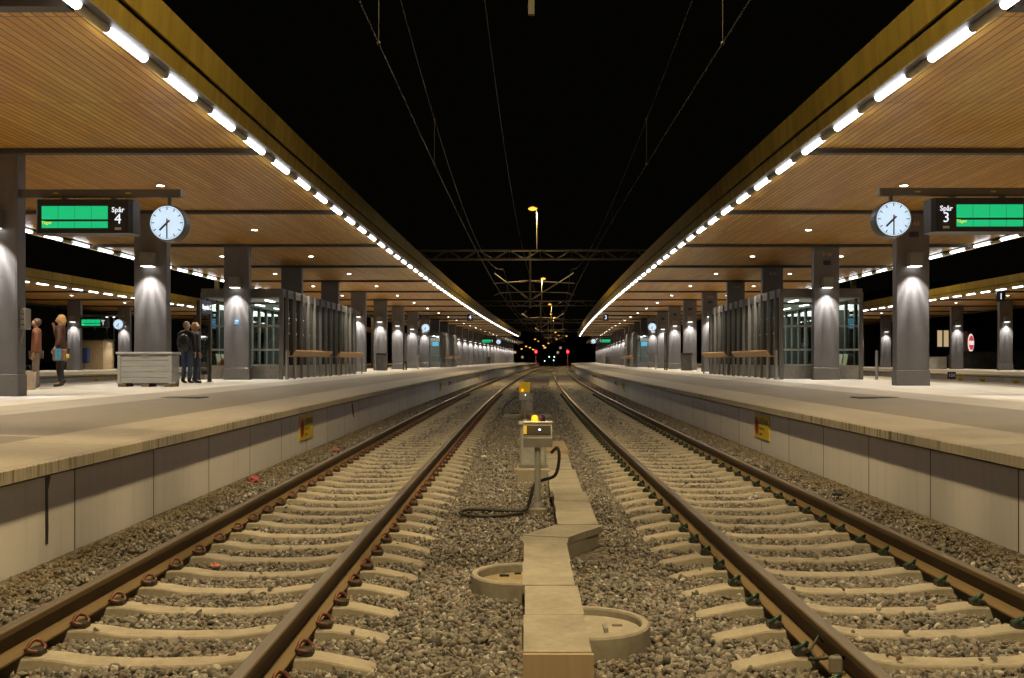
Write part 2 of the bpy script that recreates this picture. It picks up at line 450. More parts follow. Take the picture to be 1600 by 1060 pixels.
SP = [(-1.26, -.255), (-1.22, -.238), (-1.0, -.192), (-.93, -.181), (-.58, -.181), (-.5, -.187), (-.34, -.212), (0, -.222)]
SP = SP+[(-x, z) for x, z in SP[-2::-1]]
def sleeper_mesh():
    bm = bmesh.new(); rings = []
    for x, z in SP:
        rings.append([bm.verts.new((x, y, zz)) for y, zz in ((-.125, -.40), (-.088, z-.010), (-.080, z), (.080, z), (.088, z-.010), (.125, -.40))])
    for a, b in zip(rings, rings[1:]):
        for k in range(5): bm.faces.new((a[k], a[k+1], b[k+1], b[k]))
    bm.faces.new(rings[0]); bm.faces.new(rings[-1][::-1])
    mb = MB(); mb.bm.free(); mb.bm = bm; return mb
def clip_mb():
    mb = MB()
    pts = [(.075, -.045, .030), (.082, -.03, .040), (.085, 0, .062), (.095, .03, .072), (.125, .045, .062), (.150, .04, .035), (.155, .01, .022), (.145, -.03, .020), (.115, -.05, .028), (.085, -.052, .040)]
    sp = []
    for i in range(len(pts)-1):
        for t in (0, .5): sp.append(Vector(pts[i]).lerp(Vector(pts[i+1]), t))
    sp.append(Vector(pts[-1]))
    mb.tube(sp, .0112, 7)
    return mb
def sleeper(c, m_clip, lab, grp, nfull, nall, stuff_to, stufflab):
    def loc(i): Y = 4.55+.585*i-1.755; return at(c, Y), ang(Y)
    p, a = loc(0)
    root = thing('sleeper', lab, 'sleeper', p, a, grp)
    body = sleeper_mesh().build('sleeper_body', M_SLEEP, root)
    for r in (-1, 1):
        for s in (-1, 1):
            k = clip_mb()
            bmesh.ops.transform(k.bm, matrix=Matrix.Translation((r*.7525, 0, -.178)) @ Matrix.Diagonal((s, s, 1, 1)), verts=k.bm.verts)
            o = k.build('rail_clip', m_clip, root, smooth=True)
            h = MB(); h.box((r*.7525+s*.125, 0, -.165), (.075, .085, .045), None, .008)
            h.box((r*.7525+s*.098, 0, -.155), (.03, .12, .02), None, .005)
            h.build('clip_shoulder', M_RUB, o)
    remember(root)
    for i in range(1, nfull):
        p, a = loc(i); dup(root, p, a)
    plain = None
    for i in range(nfull, nall):
        p, a = loc(i)
        o = body.copy(); COL.objects.link(o); o.parent = None; o.location = p; o.rotation_euler = (0, 0, a); o.name = 'sleeper'
        tag(o, lab, 'sleeper', grp)
    mb = MB()
    i = nall
    while True:
        p, a = loc(i)
        if p.y > stuff_to: break
        mb.box((p.x, p.y, -.24), (2.5, .22, .10), Matrix.Rotation(a, 3, 'Z')); i += 1
    tag(mb.build('distant_sleepers', M_SLEEP), stufflab, 'sleepers', grp, 'stuff')
M_CLR = mat('red_brown_clip', (.105, .034, .020), .5, .3, .35, 30, .1)
M_CLG = mat('green_clip', (.010, .048, .028), .4, .3, .35, 30, .1)
sleeper(CL, M_CLR, 'pale concrete sleeper with red-brown clips under the rails in front of the grit bin platform', 'sleepers of the track with red-brown clips', 78, 145, 300, 'far sleepers of the track with red-brown clips merging together')
sleeper(CR, M_CLG, 'pale concrete sleeper with green clips under the rails in front of the numbered-column platform', 'sleepers of the track with green clips', 78, 145, 300, 'far sleepers of the track with green clips merging together')

# ------------------------------------------------------------------ loose ballast stones
def stones():
    t = (1+5**.5)/2
    V = np.array([(-1, t, 0), (1, t, 0), (-1, -t, 0), (1, -t, 0), (0, -1, t), (0, 1, t), (0, -1, -t), (0, 1, -t), (t, 0, -1), (t, 0, 1), (-t, 0, -1), (-t, 0, 1)], float)
    V /= np.linalg.norm(V[0])
    F = np.array([(0, 11, 5), (0, 5, 1), (0, 1, 7), (0, 7, 10), (0, 10, 11), (1, 5, 9), (5, 11, 4), (11, 10, 2), (10, 7, 6), (7, 1, 8), (3, 9, 4), (3, 4, 2), (3, 2, 6), (3, 6, 8), (3, 8, 9), (4, 9, 5), (2, 4, 11), (6, 2, 10), (8, 6, 7), (9, 8, 1)])
    K = 60
    var = V[None]*(1+rng.uniform(-.36, .36, (K, 12, 1)))+rng.normal(0, .13, (K, 12, 3))
    var *= np.stack([rng.uniform(.9, 1.4, K), rng.uniform(.75, 1.05, K), rng.uniform(.55, .8, K)], 1)[:, None, :]
    def cut(v, planes=6):
        for k in range(len(v)):
            for _ in range(planes):
                d = rng.normal(size=3); d /= np.linalg.norm(d); h = v[k]@d; lim = rng.uniform(.34, .70)
                v[k] -= np.clip(h-lim, 0, None)[:, None]*d
        return v
    var = cut(var)
    bm = bmesh.new(); bmesh.ops.create_icosphere(bm, subdivisions=2, radius=1)
    V2 = np.array([q.co[:] for q in bm.verts]); F2 = np.array([[q.index for q in f_.verts] for f_ in bm.faces]); bm.free()
    sh = np.stack([rng.uniform(.95, 1.5, K), rng.uniform(.75, 1.1, K), rng.uniform(.6, .85, K)], 1)[:, None, :]
    var2 = cut(V2[None]*(1+rng.uniform(-.07, .07, (K, len(V2), 1))), 9)*1.28*sh
    P = []; S = []; D = []; SPLIT = None
    for a, b, dens, r0, r1 in ((3.4, 8, 1500, .012, .026), (8, 15, 950, .014, .029), (15, 26, 480, .019, .036), (26, 44, 210, .028, .046), (44, 66, 80, .03, .05)):
        cnt = int((b-a)*7.7*dens)
        Y = rng.uniform(a, b, cnt); n = MID_N+rng.uniform(-3.86, 3.86, cnt)
        r = rng.uniform(r0, r1, cnt)*(1+.35*(rng.random(cnt) < .04))
        u = np.abs(n-MID_N); z = GZ+.13*np.clip((u-3.15)/.5, 0, 1)+.07*np.clip((1.0-u)/.25, 0, 1)
        z = z+rng.uniform(-.012, .020, cnt)
        # hummocks
        z += .012*np.sin(n*5.1+Y*3.3)*np.sin(n*2.7-Y*4.1)
        keep = np.ones(cnt, bool)
        for c in (CL, CR):
            t_ = n-c
            k = np.round((Y-(4.55-1.755))/.585); dy = np.abs(Y-(4.55-1.755+.585*k))
            on = (np.abs(t_) < 1.27) & (dy < .085)
            keep &= ~(on & (rng.random(cnt) > .012))
            z = np.where(on & keep, -.190, z)
            inb = (np.abs(t_) < 1.2) & ~on
            z = np.where(inb, z+.018, z)
            for s in (-1, 1): keep &= ~(np.abs(t_-s*.7525) < .045+r*.5)
            foot = np.abs(np.abs(t_)-.7525) < .13
            z = np.where(foot, np.minimum(z, -.245), z)
        # concrete trough and rings
        keep &= ~((Y > 5.1) & (Y < 8.75) & (n > 0.0) & (n < .42))
        keep &= ~((Y > 8.6) & (Y < 17.8) & (n > .36) & (n < .80))
        keep &= ~((Y > 8.4) & (Y < 9.4) & (n > .02) & (n < .8))
        keep &= (n-.405)**2+(Y-6.02)**2 > (.38+r)**2
        keep &= (n-.04)**2+(Y-7.42)**2 > (.38+r)**2
        keep &= (n-.21)**2+(Y-11.1)**2 > (.12+r)**2
        n = n[keep]; Y = Y[keep]; z = z[keep]; r = r[keep]
        P.append(np.stack([n+np.array([x0(q) for q in Y]), Y, z], 1)); S.append(r)
        soil = np.clip((np.abs(n-MID_N)-3.52)/.12+rng.normal(0, .4, len(n)), 0, 1)
        for c in (CL, CR):
            for s in (-1, 1): soil = np.maximum(soil, .65*np.exp(-((n-c-s*.7525)/.16)**2)*rng.random(len(n)))
        D.append(soil)
    P = np.concatenate(P); S = np.concatenate(S); D = np.concatenate(D); n = len(P)
    q = rng.normal(size=(n, 4)); q /= np.linalg.norm(q, axis=1)[:, None]
    a, b, c, d = q.T
    Rm = np.stack([np.stack([1-2*(c*c+d*d), 2*(b*c-a*d), 2*(b*d+a*c)], 1), np.stack([2*(b*c+a*d), 1-2*(b*b+d*d), 2*(c*d-a*b)], 1), np.stack([2*(b*d-a*c), 2*(c*d+a*b), 1-2*(b*b+c*c)], 1)], 1)
    vi = rng.integers(0, K, n)
    near = P[:, 1] < 8
    VV = []; FF = []; RR = []; base = 0
    rr = np.stack([rng.random(n), rng.random(n), D], 1)
    for sel, vr, fc in ((near, var2, F2), (~near, var, F)):
        W = np.einsum('nij,nkj->nki', Rm[sel], vr[vi[sel]])*S[sel][:, None, None]+P[sel][:, None, :]
        m_, q_ = W.shape[0], W.shape[1]
        VV.append(W.reshape(-1, 3)); FF.append((fc[None]+np.arange(m_)[:, None, None]*q_).reshape(-1, 3)+base); RR.append(np.repeat(rr[sel], q_, 0)); base += m_*q_
    verts = np.concatenate(VV).astype('f'); faces = np.concatenate(FF).astype('i'); rr = np.concatenate(RR).astype('f')
    me = bpy.data.meshes.new('gravel')
    me.vertices.add(len(verts)); me.vertices.foreach_set('co', verts.ravel())
    me.loops.add(faces.size); me.loops.foreach_set('vertex_index', faces.ravel())
    me.polygons.add(len(faces)); me.polygons.foreach_set('loop_start', np.arange(0, faces.size, 3, dtype='i'))
    me.update(calc_edges=True)
    at_ = me.attributes.new('rnd', 'FLOAT_VECTOR', 'POINT')
    at_.data.foreach_set('vector', rr.ravel())
    me.materials.append(M_STONE)
    o = bpy.data.objects.new('gravel', me); COL.objects.link(o)
    tag(o, 'crushed grey and brown ballast stones between the sleepers', 'gravel', None, 'stuff')
stones()

# ------------------------------------------------------------------ canopies
BEAMZ = 5.383; SOFZ = 5.475
def canopy(c, a, b, lab, rows):
    root = thing('canopy', lab, 'canopy')
    Ys = steps(a, b, ROW/3)
    sweep('soffit', [(c-5.02, SOFZ), (c+5.02, SOFZ), (c+5.02, SOFZ+.05), (c-5.02, SOFZ+.05)], Ys, M_SOF, root)
    sweep('roof', [(c-5.36, 5.98), (c+5.36, 5.98), (c, 6.12)], Ys, M_ROOF, root)
    for s in (-1, 1):
        sweep('upper_fascia', [(c+s*5.40, 5.635), (c+s*5.44, 5.635), (c+s*5.47, 6.04), (c+s*5.40, 6.04)], Ys, M_BRASS, root)
        sweep('lower_fascia', [(c+s*5.33, 5.375), (c+s*5.37, 5.375), (c+s*5.40, 5.60), (c+s*5.33, 5.60)], Ys, M_BRASS, root)
        sweep('eaves_panel', [(c+s*5.02, 5.44), (c+s*5.33, 5.385), (c+s*5.33, 5.97), (c+s*5.02, 5.97)], Ys, M_BEAM, root)
    for Y in rows:
        mb = MB(); mb.b2((-5.0, -.10, BEAMZ), (5.0, .10, SOFZ-.002)); mb.b2((-5.0, -.106, BEAMZ+.045), (5.0, -.1005, BEAMZ+.058))
        o = mb.build('beam', M_BEAM, root); o.location = at(c, Y)
    return root
rows_main = [Y0+ROW*k for k in range(-2, 20)]
canopy(PC['4'], -6, 173, 'timber-lined brass-edged canopy above the woman and the grit bin', rows_main)
canopy(PC['3'], -6, 173, 'timber-lined brass-edged canopy above column E-43', rows_main)
canopy(PC['5'], 28, 150, 'far brass-edged canopy behind the woman and grit bin', [Y for Y in rows_main if 30 < Y < 150])
canopy(PC['1'], 28, 150, 'far brass-edged canopy with hanging sign 1', [Y for Y in rows_main if 30 < Y < 150])

# strip lights
def strip_proto(loc, rz, lab, grp):
    root = thing('strip_light', lab, 'strip light', loc, rz, grp)
    def half(y0, y1, r):
        mb = MB(); pts = [(r*math.cos(PI+PI*i/8), r*1.05*math.sin(PI+PI*i/8)) for i in range(9)]
        mb.prism(pts, 'y', y0, y1); return mb
    half(-.6, .6, .060).build('diffuser', M_WHITE, root)
    half(.602, 1.41, .0595).build('channel_cover', mat('pale_channel', (.50, .46, .37), .4, .2, .08, 4, .02), root)
    remember(root); return root
SPROTO = None
def strips(c, s, a, b, lab, grp):
    global SPROTO
    k0 = -60
    for k in range(-20, 120):
        Y = 12.75+ROW/4*k
        if not (a <= Y <= b): continue
        loc = at(c+s*5.12, Y, 5.408); rz = ang(Y)
        if SPROTO is None: SPROTO = strip_proto(loc, rz, lab, grp)
        else: dup(SPROTO, loc, rz, lab, grp)
strips(PC['4'], 1, 6, 171, 'white strip light in a long row along the trackside edge of grit bin platform canopy', 'strip lights along the trackside edge over the grit bin platform')
strips(PC['3'], -1, 6, 171, 'white strip light in a long row along the trackside edge of numbered-column platform canopy', 'strip lights along the trackside edge over the numbered-column platform')
strips(PC['4'], -1, 24, 80, 'white strip light along the outer edge of grit bin platform canopy behind its columns', 'strip lights along the outer edge over the grit bin platform')
strips(PC['3'], 1, 24, 80, 'white strip light along the outer edge of numbered-column platform canopy behind its columns', 'strip lights along the outer edge over the numbered-column platform')
strips(PC['5'], 1, 44, 92, 'white strip light on the far canopy above the woman', 'strip lights on the far canopy above the woman')
strips(PC['1'], -1, 44, 92, 'white strip light on the far canopy with hanging sign 1', 'strip lights on the far canopy with sign 1')

# soffit downlights
dl = thing('downlight', 'x', 'downlight'); DLP = dl
MB().lathe([(.085, -.012), (.11, -.012), (.115, 0)], 20).build('trim_ring', M_ALU, dl)
MB().lathe([(.0001, -.02), (.085, -.013)], 20).build('lens', M_DOWN, dl)
lamp('downlight_beam', 'SPOT', DOWN_W, (1, .88, .70), dl, (0, 0, -.06), (0, 0, 0), R(125), .9, .09)
remember(dl); first = True
def downs(c, wv, a, b, lab, grp, light=True):
    global first
    for k in range(-3, 45):
        Y = Y0+ROW*(k+.5)
        if not a <= Y <= b: continue
        loc = at(c+wv, Y, SOFZ-.002)
        if first: dl.location = loc; dl['label'] = lab; dl['group'] = grp; first = False
        else: dup(dl, loc, 0, lab, grp)
downs(PC['4'], 1.72, 2, 171, 'small round downlight in the timber soffit on the track side over the grit bin platform', 'downlights on the track side over the grit bin platform')
downs(PC['3'], -1.72, 2, 171, 'small round downlight in the timber soffit on the track side over the numbered-column platform', 'downlights on the track side over the numbered-column platform')
downs(PC['4'], -1.72, 10, 80, 'small round downlight behind the columns in the soffit over the grit bin platform', 'downlights behind the columns over the grit bin platform')
downs(PC['3'], 1.72, 10, 80, 'small round downlight behind the columns in the soffit over the numbered-column platform', 'downlights behind the columns over the numbered-column platform')
downs(PC['5'], 1.72, 40, 100, 'small round downlight in the far soffit above the woman', 'downlights in the far soffit above the woman')
downs(PC['1'], -1.72, 40, 100, 'small round downlight in the far soffit beside sign 1', 'downlights in the far soffit beside sign 1')

# ------------------------------------------------------------------ columns
def streak_light(o):
    d = o.data; d.use_nodes = True; nt = d.node_tree; em = nt.nodes['Emission']
    tc = N(nt, 'ShaderNodeTexCoord'); x, y, z = sep(nt, tc.outputs['Normal'])
    q = math_n(nt, 'DIVIDE', x, math_n(nt, 'MAXIMUM', math_n(nt, 'ABSOLUTE', z), .02))
    s = math_n(nt, 'SINE', math_n(nt, 'MULTIPLY', q, 22))
    nt.links.new(math_n(nt, 'ADD', math_n(nt, 'MULTIPLY', s, .30), 1.0), em.inputs['Strength'])
PZ = .766
def column_proto(lit, txt=None, extras=False):
    root = thing('platform_column', 'x', 'column')
    mb = MB(); mb.b2((-.44, 0, .42), (.44, .32, SOFZ-PZ-.004), .012)
    mb.b2((-.135, -.003, .42), (-.131, .01, 2.95)); mb.b2((.40, -.004, .43), (.404, .01, SOFZ-PZ-.01))
    for zz in (.75, 1.45, 2.2): mb.b2((-.148, -.006, zz), (-.140, .01, zz+.26)) if extras else None
    for zz in (1.05, 2.3): mb.lathe([(.012, -.008), (.012, .01)], 8, (.13, 0, zz), 'y')
    mb.build('shaft', M_COL, root)
    pb = MB(); pb.b2((-.455, -.015, 0), (.455, .335, .42), .008)
    for xx in (-.03, .3):
        for zz in (.08, .34): pb.lathe([(.012, -.024), (.012, 0)], 8, (xx, 0, zz), 'y')
    pb.build('plinth', M_FRAME, root)
    lb = MB(); lb.b2((-.19, -.30, 3.20), (.17, -.001, 3.56), .01)
    wl = lb.build('wall_lamp', M_FIN, root)
    le = MB(); le.b2((-.16, -.28, 3.189), (.14, -.02, 3.199))
    le.build('lamp_lens', emit('column_lamp_lens', (1, .97, .9), 5 if lit else 0.0) if lit else M_STEEL, wl)
    if lit:
        L = lamp('column_lamp_beam', 'SPOT', COLSPOT_W, (1, .955, .89), wl, (-.01, -.26, 3.17), (R(5), 0, 0), R(92), .9, .05)
        streak_light(L)
    if extras:
        sp = MB(); sp.b2((-.12, -.08, 3.98), (.14, -.001, 4.14), .02); sp.build('loudspeaker', M_BLACK, root)
    if txt: text('column_mark', txt, .17, mat('orange_paint', (.55, .33, .07), .6), root, (.0, -.006, 4.36))
    remember(root); return root
CPL = column_proto(True); CPL2 = column_proto(True, None, True); CPD = None
lab4 = 'grey column with a lit wall lamp in the row receding under grit bin platform canopy'
lab3 = 'grey column with a lit wall lamp and loudspeaker in the row receding under numbered-column platform canopy'
def unlit():
    root = thing('platform_column', 'x', 'column')
    mb = MB(); mb.b2((-.44, 0, .42), (.44, .32, SOFZ-PZ-.004), .012); mb.build('shaft', M_COL, root)
    pb = MB(); pb.b2((-.455, -.015, 0), (.455, .335, .42), .008); pb.build('plinth', M_FRAME, root)
    remember(root); return root
CPD = unlit(); used = set()
def put_col(proto, c, Y, lab, grp, z=PZ):
    loc = at(c, Y, z)
    if proto.name in used: return dup(proto, loc, ang(Y), lab, grp)
    used.add(proto.name); proto.location = loc; proto.rotation_euler = (0, 0, ang(Y)); proto['label'] = lab
    if grp: proto['group'] = grp
    return proto
SHELT = (2, 3, 10, 11)
special4 = {0: 'grey column with an intercom box on its side, beside the woman', 1: 'grey column with a lit wall lamp behind the grit bin', 2: None}
for k in range(-2, 29):
    k_ = k
    Y = Y0+ROW*k
    dark = k in (3, 4, 10, 11)
    for key, proto in (('4', CPL), ('3', CPL2)):
        c = PC[key]; lab = lab4 if key == '4' else lab3; grp = 'lit columns under the canopy of '+PN[key]
        if key == '4' and k in (0, 1):
            put_col(proto, c, Y, special4[k], 'grey columns of the grit bin platform nearest the camera'); continue
        if key == '4' and k == 2:
            put_col(proto, c, Y, 'grey column with a small blue sticker in front of the waiting shelter', 'grey columns of the grit bin platform nearest the camera'); continue
        if key == '3' and k in (1, 2, 3, 4, 5):
            no = 44-k
            if dark:
                r_ = put_col(CPD, c, Y, {3: 'unlit column marked E-41 rising above the shelter roof', 4: 'unlit column marked E-40 rising above the shelter roof further along'}[k], 'numbered columns')
            else:
                r_ = put_col(proto, c, Y, {1: 'nearest column of its platform, grey, marked E-43, behind a clock', 2: 'grey column marked E-42 just before the waiting shelter', 5: 'grey column marked E-39 just past the waiting shelter'}.get(k, 'x'), 'numbered columns')
            text('column_mark', 'E-%d' % no, .17, mat('orange_paint', (.55, .33, .07), .6), r_, (.02, -.006, 4.36)); continue
        if dark: put_col(CPD, c, Y, 'unlit column rising above the waiting shelter of '+PN[key], 'unlit columns inside the shelters of '+PN[key])
        else: put_col(proto, c, Y, lab, grp)
for k in range(4, 12):
    Y = Y0+ROW*k
    put_col(CPL, PC['5'], Y, 'lit grey column of the far platform behind the woman and grit bin', 'lit columns of the far platform behind the woman')
    put_col(CPL, PC['1'], Y, 'lit grey column of the far platform behind column E-43', 'lit columns of the far platform behind column E-43')

# narrower canopies beyond the main ones
def far_canopy(c, lab):
    root = thing('canopy', lab, 'canopy')
    sweep('roof', [(c-2.6, 5.40), (c+2.6, 5.40), (c+2.6, 5.75), (c-2.6, 5.75)], steps(178, 250, 8), M_BEAM, root)
    for s in (-1, 1): sweep('fascia', [(c+s*2.61, 5.38), (c+s*2.66, 5.38), (c+s*2.66, 5.8), (c+s*2.61, 5.8)], steps(178, 250, 8), M_BEAM, root)
far_canopy(PC['4'], 'dark narrow canopy continuing the grit bin platform in the distance')
far_canopy(PC['3'], 'dark narrow canopy continuing the numbered-column platform in the distance')
SOFZ_keep = SOFZ
for key, wv in (('4', 1.72), ('3', -1.72)):
    for k in range(20, 28):
        Y = Y0+ROW*(k+.5); dup(dl, at(PC[key]+wv, Y, 5.395), 0, 'tiny downlight under the distant narrow canopy of '+PN[key], 'downlights under the distant canopy of '+PN[key])

# ------------------------------------------------------------------ hanging arms, boards and clocks
def clock_part(root, x, y, z, r=.345):
    b = MB(); b.lathe([(r*.94, -.155), (r*1.0, -.15), (r*1.02, -.10), (r*1.02, .10), (r, .15), (r*.94, .155)], 40, (x, y, z), 'y')
    b.build('clock_case', mat('clock_case_grey', (.16, .175, .18), .35, .5, .1, 4, .03), root, smooth=False)
    d = MB()
    for s in (-1, 1): d.lathe([(.0001, s*.158), (r*.93, s*.158)], 40, (x, y, z), 'y')
    d.build('dial', M_DIAL, root)
    mk = MB()
    for i in range(60):
        a = 2*PI*i/60; big = i % 5 == 0
        l0, l1, hw = (r*.70, r*.88, .008) if big else (r*.83, r*.88, .0035)
        for s in (-1, 1):
            M = Matrix.Translation((x, y+s*.161, z)) @ Matrix.Rotation(a, 4, 'Y')
            g = bmesh.ops.create_cube(mk.bm, size=1)['verts']
            bmesh.ops.transform(mk.bm, matrix=M @ Matrix.Translation((0, 0, (l0+l1)/2)) @ Matrix.Diagonal((hw*2, .003, l1-l0, 1)), verts=g)
    mk.build('minute_marks', M_BLACK, root)
    def hand(nm, a, l0, l1, hw, m, off):
        h = MB()
        for s in (-1, 1):
            M = Matrix.Translation((x, y+s*off, z)) @ Matrix.Rotation(a if s < 0 else -a, 4, 'Y')
            g = bmesh.ops.create_cube(h.bm, size=1)['verts']
            bmesh.ops.transform(h.bm, matrix=M @ Matrix.Translation((0, 0, (l0+l1)/2)) @ Matrix.Diagonal((hw*2, .004, l1-l0, 1)), verts=g)
        h.build(nm, m, root)
    hand('hour_hand', R(225), -.07, r*.58, .018, M_BLACK, .165)
    hand('minute_hand', R(180), -.08, r*.87, .012, M_BLACK, .169)
    hand('second_hand', R(40), -.03, r*.20, .007, mat('red_hand', (.5, .02, .03), .4), .173)
def clock(n, Y, z, label, arm_z, grp='platform clocks'):
    root = thing('station_clock', label, 'clock', at(n, Y, z), ang(Y), grp)
    clock_part(root, 0, 0, 0)
    MB().b2((-.03, -.03, .34), (.03, .03, arm_z-z)).build('hanger', M_FRAME, root)
def board(n, Y, z, side, num, label):
    # centre of the front; side = which side faces the track (+1 right)
    root = thing('departure_board', label, 'display board', at(n, Y, z), ang(Y), 'platform display boards')
    W, Hh = .92, .32
    c = MB()
    pts = [(-W, -.18), (-W, .18), (-W+.06, .27), (W-.06, .27), (W, .18), (W, -.18), (W-.06, -.27), (-W+.06, -.27)]
    c.prism([(p[0], p[1]) for p in pts], 'z', -Hh, Hh)
    c.build('casing', M_BLACK, root)
    fx = -side
    x_a, x_b = (-.78, .48) if side > 0 else (-.48, .78)
    s = MB(); wcol = (x_b-x_a)/4
    for i in range(4):
        for (za, zb) in ((-.06, .19), (-.225, -.10)):
            s.b2((x_a+i*wcol+.004, -.276, za), (x_a+(i+1)*wcol-.004, -.271, zb))
    s.build('screen', M_GREEN, root)
    tx = .67 if side > 0 else -.67
    text('track_word', 'Spår', .135, M_TXT, root, (tx, -.276, .115), bold=.002)
    text('track_number', num, .27, M_TXT, root, (tx, -.276, -.06))
    text('train_word', 'Tågnr', .085, M_TXTY, root, (x_a, -.281, -.125), align='LEFT')
    st = MB(); st.b2((tx-.06, -.274, -.26), (tx+.06, -.2705, -.215)); st.build('sticker', mat('white_sticker', (.5, .48, .42), .5), root)
    h = MB()
    for xx in (-.45, .5): h.b2((xx-.05, -.05, Hh), (xx+.05, .05, Hh+.10))
    h.build('hanger', M_FRAME, root)
def arm(n0, n1, Y, z, label):
    root = thing('hanging_arm', label, 'support arm', at((n0+n1)/2, Y, z), ang(Y), 'arms carrying boards and clocks')
    L = abs(n1-n0)/2
    mb = MB(); mb.b2((-L, -.07, 0), (L, .07, .15), .006); mb.build('arm_beam', M_FRAME, root)
    st = MB()
    for xx in (-.55*L, .35*L): st.b2((xx-.05, -.073, .065), (xx+.05, -.0705, .09))
    st.build('yellow_sticker', M_YEL, root)
# left set
for Yr, far in ((19.62, ''), (148.4, ' in the distance')):
    arm(-9.57, -6.48, Yr, 4.57, 'grey arm carrying board and clock over the grit bin platform'+far)
    board(-8.27, Yr-.0, 4.18, 1, '4', 'black display board with green screen reading Spår, left of its clock'+far)
    clock(-6.68, Yr-.1, 4.055, 'round lit clock at half past seven above the grit bin'+far, 4.57)
    arm(6.87, 10.07, Yr, 4.60, 'grey arm carrying clock and board over the numbered-column platform'+far)
    board(8.72, Yr-.0, 4.21, -1, '3', 'black display board with green screen reading Spår, right of its clock'+far)
    clock(7.06, Yr-.1, 4.13, 'round lit clock at half past seven in front of column E-43'+far, 4.60)
clock(-8.88, 83.6, 4.055, 'small lit clock on the row of columns of the grit bin platform beyond the shelter', 4.6)
arm(-9.57, -8.5, 83.7, 4.6, 'short arm holding the lone clock over the grit bin platform')
clock(9.6, 83.6, 4.13, 'small lit clock on the row of columns of the numbered-column platform beyond the shelter', 4.65)
arm(9.2, 10.1, 83.7, 4.65, 'short arm holding the lone clock over the numbered-column platform')
arm(-29.86, -27.0, 67.8, 4.30, 'distant arm carrying a board and clock above the woman')
board(-28.9, 67.8, 3.93, 1, '5', 'small green display board on the far platform above the woman')
clock(-27.25, 67.7, 3.80, 'lit clock on the far platform above the woman', 4.30)
def hung_number(n, Y, z, num, lab, hang):
    root = thing('platform_number_sign', lab, 'sign', at(n, Y, z), ang(Y), 'hanging platform number signs')
    MB().b2((-.24, -.1, -.29), (.24, .1, .29), .01).build('sign_box', M_BLACK, root)
    text('number', num, .5, M_TXT, root, (0, -.103, 0))
    MB().b2((-.03, -.03, .29), (.03, .03, hang-z)).build('hanger', M_BLACK, root)
hung_number(-5.6, 88, 5.10, '4', 'black hanging sign with white 4 by the canopy edge over the grit bin platform', 5.47)
hung_number(6.05, 88, 5.10, '3', 'black hanging sign with white 3 by the canopy edge over the numbered-column platform', 5.47)
hung_number(26.9, 58.5, 5.07, '1', 'black hanging sign with white 1 on the far platform', 5.47)

